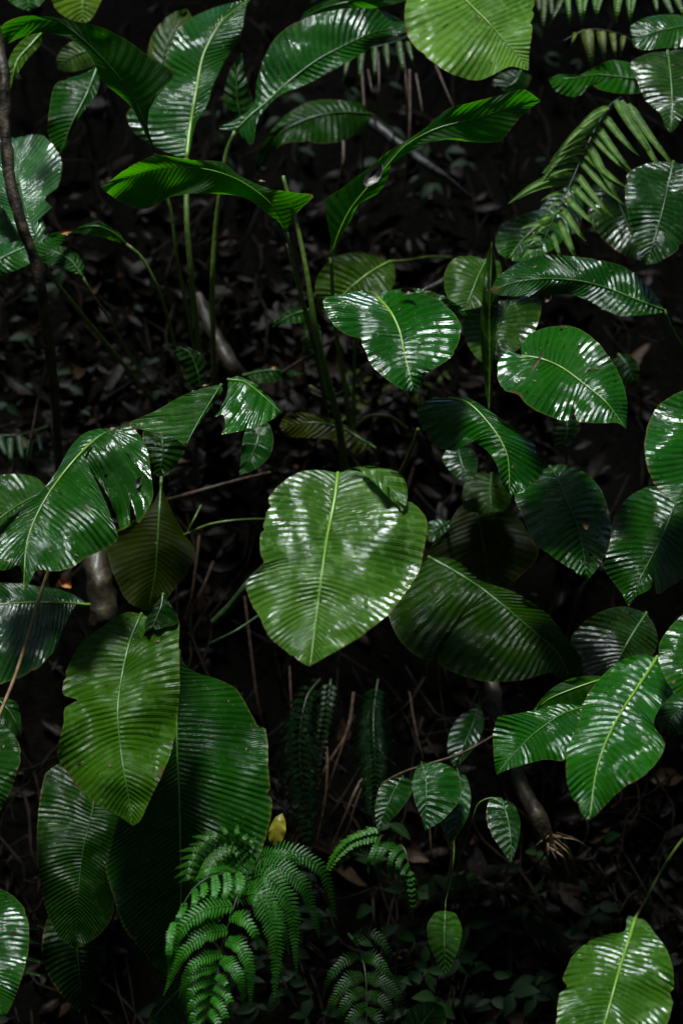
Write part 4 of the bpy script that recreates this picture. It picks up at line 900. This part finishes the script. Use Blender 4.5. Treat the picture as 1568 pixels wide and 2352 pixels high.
dry = [((812,1590),(798,1680),(750,1760),(728,1820),6,'reddish dry stem slanting between the two dark hanging ferns, brightest of its kind'),((806,1640),(790,1700),(760,1790),(740,1850),4,'thinner dry stem just right of the reddish slanting one'),
 ((748,1690),(752,1760),(745,1850),(728,1930),4.5,'upright dry stem crossing the reddish slanting one'),((835,1780),(810,1830),(790,1880),(765,1940),6,'pale dry stem ending above the small bright fern frond'),((845,1770),(815,1850),(800,1900),(770,1950),4,'thin dry stem alongside the pale one above the small bright fern'),
 ((562,1370),(575,1480),(590,1600),(607,1680),5,'long dry stem from the dappled leaf down to the huge dark leaf rim'),((665,1530),(668,1600),(672,1660),(680,1720),3.5,'dry stem hanging from below the left side of the dappled leaf tip'),((940,1590),(955,1680),(970,1740),(975,1790),3.5,'thin stem above the oval-leaved sprig'),
 ((1010,1330),(1000,1450),(985,1500),(980,1560),3,'dark stem passing under the wide yellow-tipped leaf'),((458,1230),(450,1300),(440,1370),(425,1425),4,'pinkish dry stem right of the dull olive leaf'),((490,1290),(470,1340),(455,1370),(440,1400),3.5,'short dry stem meeting the pinkish one at its foot'),
 ((985,1880),(988,1930),(990,1960),(992,1990),3,'short brown stem hanging below the oval-leaved sprig'),((1340,1780),(1330,1850),(1350,1900),(1330,1960),2.5,'faint dry stem below the big pointing leaf'),((1090,1940),(1110,2000),(1070,2080),(1050,2130),2,'hair-thin stem between the two single oval leaves')]
for i, (a,b_,c,e,r_,lb) in enumerate(dry):
    dd = bank_d(*b_)-.18
    stem('dry_stem', lb, 'stem', [(a[0],a[1],dd+.02),(b_[0],b_[1],dd),(c[0],c[1],dd),(e[0],e[1],dd+.03)], r_*.6, r_*.5, DRYST if i in (0,3,2,9) else TWIG, group='dry stems on the bank', rough=.15)
# root fibres at the end of the fallen branch
for i in range(16):
    a = -60+i*9
    x0, y0 = 1262+random.uniform(-15, 15), 1930+random.uniform(-20, 20)
    x1, y1 = x0+random.uniform(-40, 90), y0+random.uniform(20, 110)
    stem('root_fibre', 'thin wet root fibre splayed at the lower end of the fallen branch', 'root', [(x0,y0,2.86),((x0+x1)/2+8,(y0+y1)/2-8,2.84),(x1,y1,2.9)], 2, .8, TWIG if i % 2 else STRAW, group='root fibres by the fallen branch', sides=5)
# ---------------------------------------------------------------- dead scraps lying on leaves
scrap('dead_twig_scrap', 'brown twig scrap lying across the round glossy leaf', 'dead leaf', 1236,826,2.50, 62,7,-58, DEAD, .1)
scrap('cocoon', 'small brown cocoon stuck on the dark wet leaf', 'cocoon', 1344,1203,2.60, 28,15,80, DEAD, .5)
scrap('dead_flower_scrap', 'crumpled pinkish dead flower on the rim of the shiny drooping leaf', 'dead flower', 936,668,2.58, 32,16,5, DEAD, .6)
scrap('dead_flower_scrap', 'orange-brown dead flower bit under the long arching leaf', 'dead flower', 1258,683,2.66, 26,14,-60, DEAD, .6)
scrap('dead_flower_scrap', 'tiny pinkish dead scrap on the rolled leaf spike', 'dead flower', 1137,700,2.80, 18,11,10, DEAD, .5)
scrap('dead_leaf_scrap', 'grey and cream dead leaf stuck on the waist of the arching leaf', 'dead leaf', 858,402,2.72, 62,32,-50, DEADW, .35)
scrap('dead_leaf_scrap', 'pale dead scrap on the torn glossy leaf', 'dead leaf', 318,1108,2.42, 26,12,-75, DEADW, .4)
scrap('dead_leaf_scrap', 'whitish dead patch stuck at the upper left of the sunlit leaf', 'dead leaf', 972,38,2.93, 40,24,-60, DEADW, .3)
scrap('orange_petal', 'orange dead petal on top of the roof-like leaf', 'petal', 598,412,2.66, 26,10,15, DEAD, .5)
scrap('orange_petal', 'orange petal caught on the left end of the slim arched leaf', 'petal', 152,533,2.86, 26,9,-10, ORANGE, .3)
scrap('orange_petal', 'tiny orange petal lying on the litter behind the fan-shaped leaf', 'petal', 627,843,3.12, 14,8,0, ORANGE, .4)
scrap('orange_petal', 'orange-brown petal on top of the grey-green flap', 'petal', 470,882,2.62, 22,10,-5, DEAD, .5)
scrap('orange_petal', 'brown curled petal on top of the torn glossy leaf', 'petal', 258,980,2.47, 36,12,-5, DEAD, .6)
scrap('dead_leaf_scrap', 'orange-brown leaf bit beside the wet dark leaf with level midrib', 'dead leaf', 150,1340,2.95, 34,18,30, ORANGE, .4)
# ---------------------------------------------------------------- leaf litter and ground cover on the bank
def surf(px, py):
    d = bank_d(px, py); p = P(px, py, d)
    return p+Vector((0, -.8, .5))*bank_noise(p)
def litter(n, mats_name, mat, seed, region, size, label, cat, lift=.012):
    rnd = random.Random(seed); V = []; F = []
    for _ in range(n):
        px, py = region(rnd)
        c = surf(px, py)+Vector((0, -lift, lift*.6))*rnd.random()
        ln = size*(.3+1.9*rnd.random()**2.5); wd = ln*rnd.uniform(.22, .5)
        ax = Vector((rnd.uniform(-1, 1), rnd.uniform(-.5, .2), rnd.uniform(-.9, .5))).normalized()
        nn = Vector((rnd.uniform(-.6, .6), -1, rnd.uniform(.1, 1.2))).normalized()
        sd_ = ax.cross(nn).normalized(); nn = sd_.cross(ax).normalized()
        cu = rnd.uniform(-.5, .9); k0 = len(V); m_ = 6
        for i in range(m_+1):
            t = i/m_; w_ = wd*math.sin(math.pi*(t*.9+.06))
            for u in (-1, -.3, .3, 1):
                V.append(c+ax*ln*(t-.5)+sd_*w_*.5*u*(1+.3*rnd.uniform(-1, 1))+nn*(cu*wd*(u*u)*.8+cu*ln*.3*(2*t-1)**2))
        for i in range(m_):
            for j in range(3):
                a = k0+i*4+j; F.append((a, a+1, a+5, a+4))
    o = mesh(mats_name, V, F, mat); tag(o, label, cat, kind='stuff')
def litter_mat():
    m, nt, b = nodes('wet_leaf_litter'); L = nt.links.new
    g = N(nt, 'ShaderNodeNewGeometry')
    f = noise_n(nt, g.outputs['Position'], 22, 3, .5); f2 = noise_n(nt, g.outputs['Position'], 120, 3, .6)
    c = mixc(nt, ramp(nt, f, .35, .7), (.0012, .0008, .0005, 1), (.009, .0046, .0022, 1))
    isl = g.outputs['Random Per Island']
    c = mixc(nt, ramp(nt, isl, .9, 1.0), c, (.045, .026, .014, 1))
    L(c, b.inputs['Base Color']); L(math_n(nt, 'ADD', math_n(nt, 'MULTIPLY', f2, .5), .30), b.inputs['Roughness'])
    b.inputs['Specular IOR Level'].default_value = .15
    bp = N(nt, 'ShaderNodeBump'); bp.inputs['Distance'].default_value = .002; L(f2, bp.inputs['Height']); L(bp.outputs[0], b.inputs['Normal'])
    return m
LM = litter_mat()
def reg_all(r): return r.uniform(-500, 2050), r.uniform(-100, 2500)
def reg_mid(r): return r.gauss(620, 330), r.gauss(880, 220)
def reg_rt(r): return r.gauss(1350, 260), r.gauss(2000, 260)
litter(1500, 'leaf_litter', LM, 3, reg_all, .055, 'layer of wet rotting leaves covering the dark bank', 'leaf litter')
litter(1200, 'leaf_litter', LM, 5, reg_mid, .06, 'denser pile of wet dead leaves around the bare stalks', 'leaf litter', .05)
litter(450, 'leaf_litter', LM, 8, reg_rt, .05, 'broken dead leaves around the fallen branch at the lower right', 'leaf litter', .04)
def groundcover(n, seed, region, size, colr, label, name='ground_cover', lift=(.02, .16)):
    rnd = random.Random(seed); V = []; F = []; UV = []
    for _ in range(n):
        px, py = region(rnd); c0 = surf(px, py)
        up = rnd.uniform(*lift)
        tipc = c0+Vector((rnd.uniform(-.04, .04), -up*.9, up*.45))
        k0 = len(V); # thread stalk
        a_, b_ = tube_geo([c0, (c0+tipc)/2+Vector((0, 0, .01)), tipc], .0008, 3)
        V += a_; UV += [(0, 0)]*len(a_); F += [tuple(k0+x for x in f) for f in b_]
        for q in range(rnd.choice((1, 2, 3))):
            ang = rnd.uniform(0, 6.28)
            ax = Vector((math.cos(ang), -.4, math.sin(ang)*.6-.35)).normalized(); nn = Vector((rnd.uniform(-.5, .5), -1, rnd.uniform(.2, 1))).normalized()
            sd_ = ax.cross(nn).normalized(); nn = sd_.cross(ax).normalized()
            ln = size*rnd.uniform(.5, 1.2); wd = ln*rnd.uniform(.35, .6); k0 = len(V); m_ = 6
            for i in range(m_+1):
                t = i/m_; w_ = wd*math.sin(math.pi*(t**.8*.97+.01))
                for u in (-1, 0, 1):
                    V.append(tipc+ax*ln*t+sd_*w_*.5*u+nn*(abs(u)*w_*.15-ln*.25*t*t)); UV.append((u*.9, t*5))
            for i in range(m_):
                for j in range(2):
                    a = k0+i*3+j; F.append((a, a+1, a+4, a+3))
    o = mesh(name, V, F, DULL, None, UV, (*colr, .2)); tag(o, label, 'ground cover', kind='stuff')
groundcover(60, 11, lambda r: (r.gauss(1250, 170), r.gauss(2200, 110)), .05, (.003,.014,.006), 'tangle of tiny dark creeping leaves low on the bank, right of the lone oval leaf')
groundcover(25, 12, lambda r: (r.gauss(1020, 120), r.gauss(2150, 140)), .045, (.008,.032,.010), 'dim seedlings under the lone oval leaf')
groundcover(35, 13, lambda r: (r.uniform(950, 1560), r.gauss(120, 260)), .05, (.004,.016,.008), 'faint small leaves in the dark at the upper right')
groundcover(35, 14, lambda r: (r.uniform(430, 1000), r.gauss(300, 200)), .045, (.004,.016,.008), 'faint small leaves in the dark at the upper middle')
groundcover(40, 15, lambda r: (r.uniform(560, 760), r.gauss(2150, 120)), .045, (.003,.014,.006), 'dim small leaves filling the dark around the bright ferns')
groundcover(35, 16, lambda r: (r.gauss(80, 160), r.gauss(950, 200)), .045, (.004,.016,.008), 'faint small leaves in the dark at the left')
groundcover(60, 17, lambda r: (r.gauss(850, 80), r.gauss(900, 60)), .03, (.03,.06,.008), 'low moss leaves on the litter beside the scaly stalk', lift=(.005, .03))
groundcover(30, 18, lambda r: (r.uniform(0, 1568), r.uniform(2300, 2560)), .055, (.003,.014,.006), 'dark small leaves along the bottom edge')

def tangle(n, seed, region, label, r=(.0012, .004), ln=(.08, .4)):
    rnd = random.Random(seed); V = []; F = []
    for _ in range(n):
        px, py = region(rnd); c = surf(px, py)
        L = rnd.uniform(*ln); a = rnd.gauss(-1.4, .7)
        dx, dz = math.cos(a)*L, math.sin(a)*L
        p = []
        for k in range(5):
            f = k/4-.5
            q = c+Vector((dx*f+rnd.gauss(0, L*.05), 0, dz*f+rnd.gauss(0, L*.05)))
            q.y = bank_y(q.z)-rnd.uniform(.0, .12); p.append(tuple(q))
        r_ = rnd.uniform(*r); k0 = len(V)
        a_, b_ = tube_geo(cr(p, 9), r_, 5); V += a_; F += [tuple(k0+x for x in f) for f in b_]
    m = stem_mat('dark_rootlets', (.002, .0015, .001, 1), (.016, .010, .006, 1), .7, 25, .002, 0)
    m.node_tree.nodes['Principled BSDF'].inputs['Specular IOR Level'].default_value = .1
    o = mesh('tangled_rootlets', V, F, m); tag(o, label, 'roots', kind='stuff')
tangle(520, 31, lambda r: (r.uniform(-200, 1800), r.uniform(-50, 2450)), 'tangle of thin dark roots and stems over the bank')

# ---------------------------------------------------------------- specks of debris and water drops lying on the leaves
def on_leaves(n, seed, make, name, mat, label, cat):
    rnd = random.Random(seed); dg = bpy.context.evaluated_depsgraph_get(); V = []; F = []; k = 0; tries = 0
    org = Vector((0, CAM_Y, CAM_Z))
    while k < n and tries < n*12:
        tries += 1
        p = P(rnd.uniform(-60, 1630), rnd.uniform(-60, 2410), 1.0)
        hit, loc, nrm, idx, ob, mtx = sc.ray_cast(dg, org, (p-org).normalized())
        if not hit or not ob.name.startswith('blade'): continue
        if nrm.dot(org-loc) < 0: nrm = -nrm
        if nrm.z < .05: continue
        k0 = len(V); v, f = make(rnd, loc, nrm); V += v; F += [tuple(k0+x for x in q) for q in f]; k += 1
    tag(mesh(name, V, F, mat), label, cat, kind='stuff')
def drop(rnd, c, n):
    r = rnd.choice((.0007, .0009, .0012, .0019))*rnd.uniform(.8, 1.2); a = n.orthogonal().normalized(); b = n.cross(a); v = []; f = []
    for i, (h, w_) in enumerate(((0, 1), (.35, .85), (.6, .5))):
        for j in range(8):
            th = math.pi*j/4; v.append(c+n*(h*r)+(a*math.cos(th)+b*math.sin(th))*r*w_)
    v.append(c+n*r*.68)
    for i in range(2):
        for j in range(8): f.append((i*8+j, i*8+(j+1) % 8, i*8+8+(j+1) % 8, i*8+8+j))
    for j in range(8): f.append((16+j, 16+(j+1) % 8, 24))
    return v, f
def speck(rnd, c, n):
    L = rnd.uniform(.002, .008); w_ = L*rnd.uniform(.2, .7); a = n.orthogonal().normalized(); b = n.cross(a); th = rnd.random()*6.28
    a, b = a*math.cos(th)+b*math.sin(th), b*math.cos(th)-a*math.sin(th); c = c+n*.0008; v = []
    for i in range(4):
        for j in (-1, 0, 1):
            v.append(c+a*L*(i/3-.5)+b*w_*.5*j*(1-.6*abs(i/1.5-1))*rnd.uniform(.6, 1.3)+n*(abs(j)*w_*.3+rnd.uniform(0, .001)))
    f = [(i*3+j, i*3+j+1, i*3+j+4, i*3+j+3) for i in range(3) for j in range(2)]
    return v, f
wm, wnt, wb = nodes('water'); wb.inputs['Base Color'].default_value = (.8, .9, .85, 1); wb.inputs['Roughness'].default_value = .04; wb.inputs['Transmission Weight'].default_value = 1; wb.inputs['IOR'].default_value = 1.33
on_leaves(900, 41, drop, 'water_drops', wm, 'small clear rain drops sitting on the leaves', 'water drops')
on_leaves(170, 42, speck, 'debris_specks', stem_mat('speck_brown', (.06, .03, .015, 1), (.25, .16, .08, 1), .6, 200, .001, 0), 'tiny bits of fallen bark and petals lying on the leaves', 'debris')
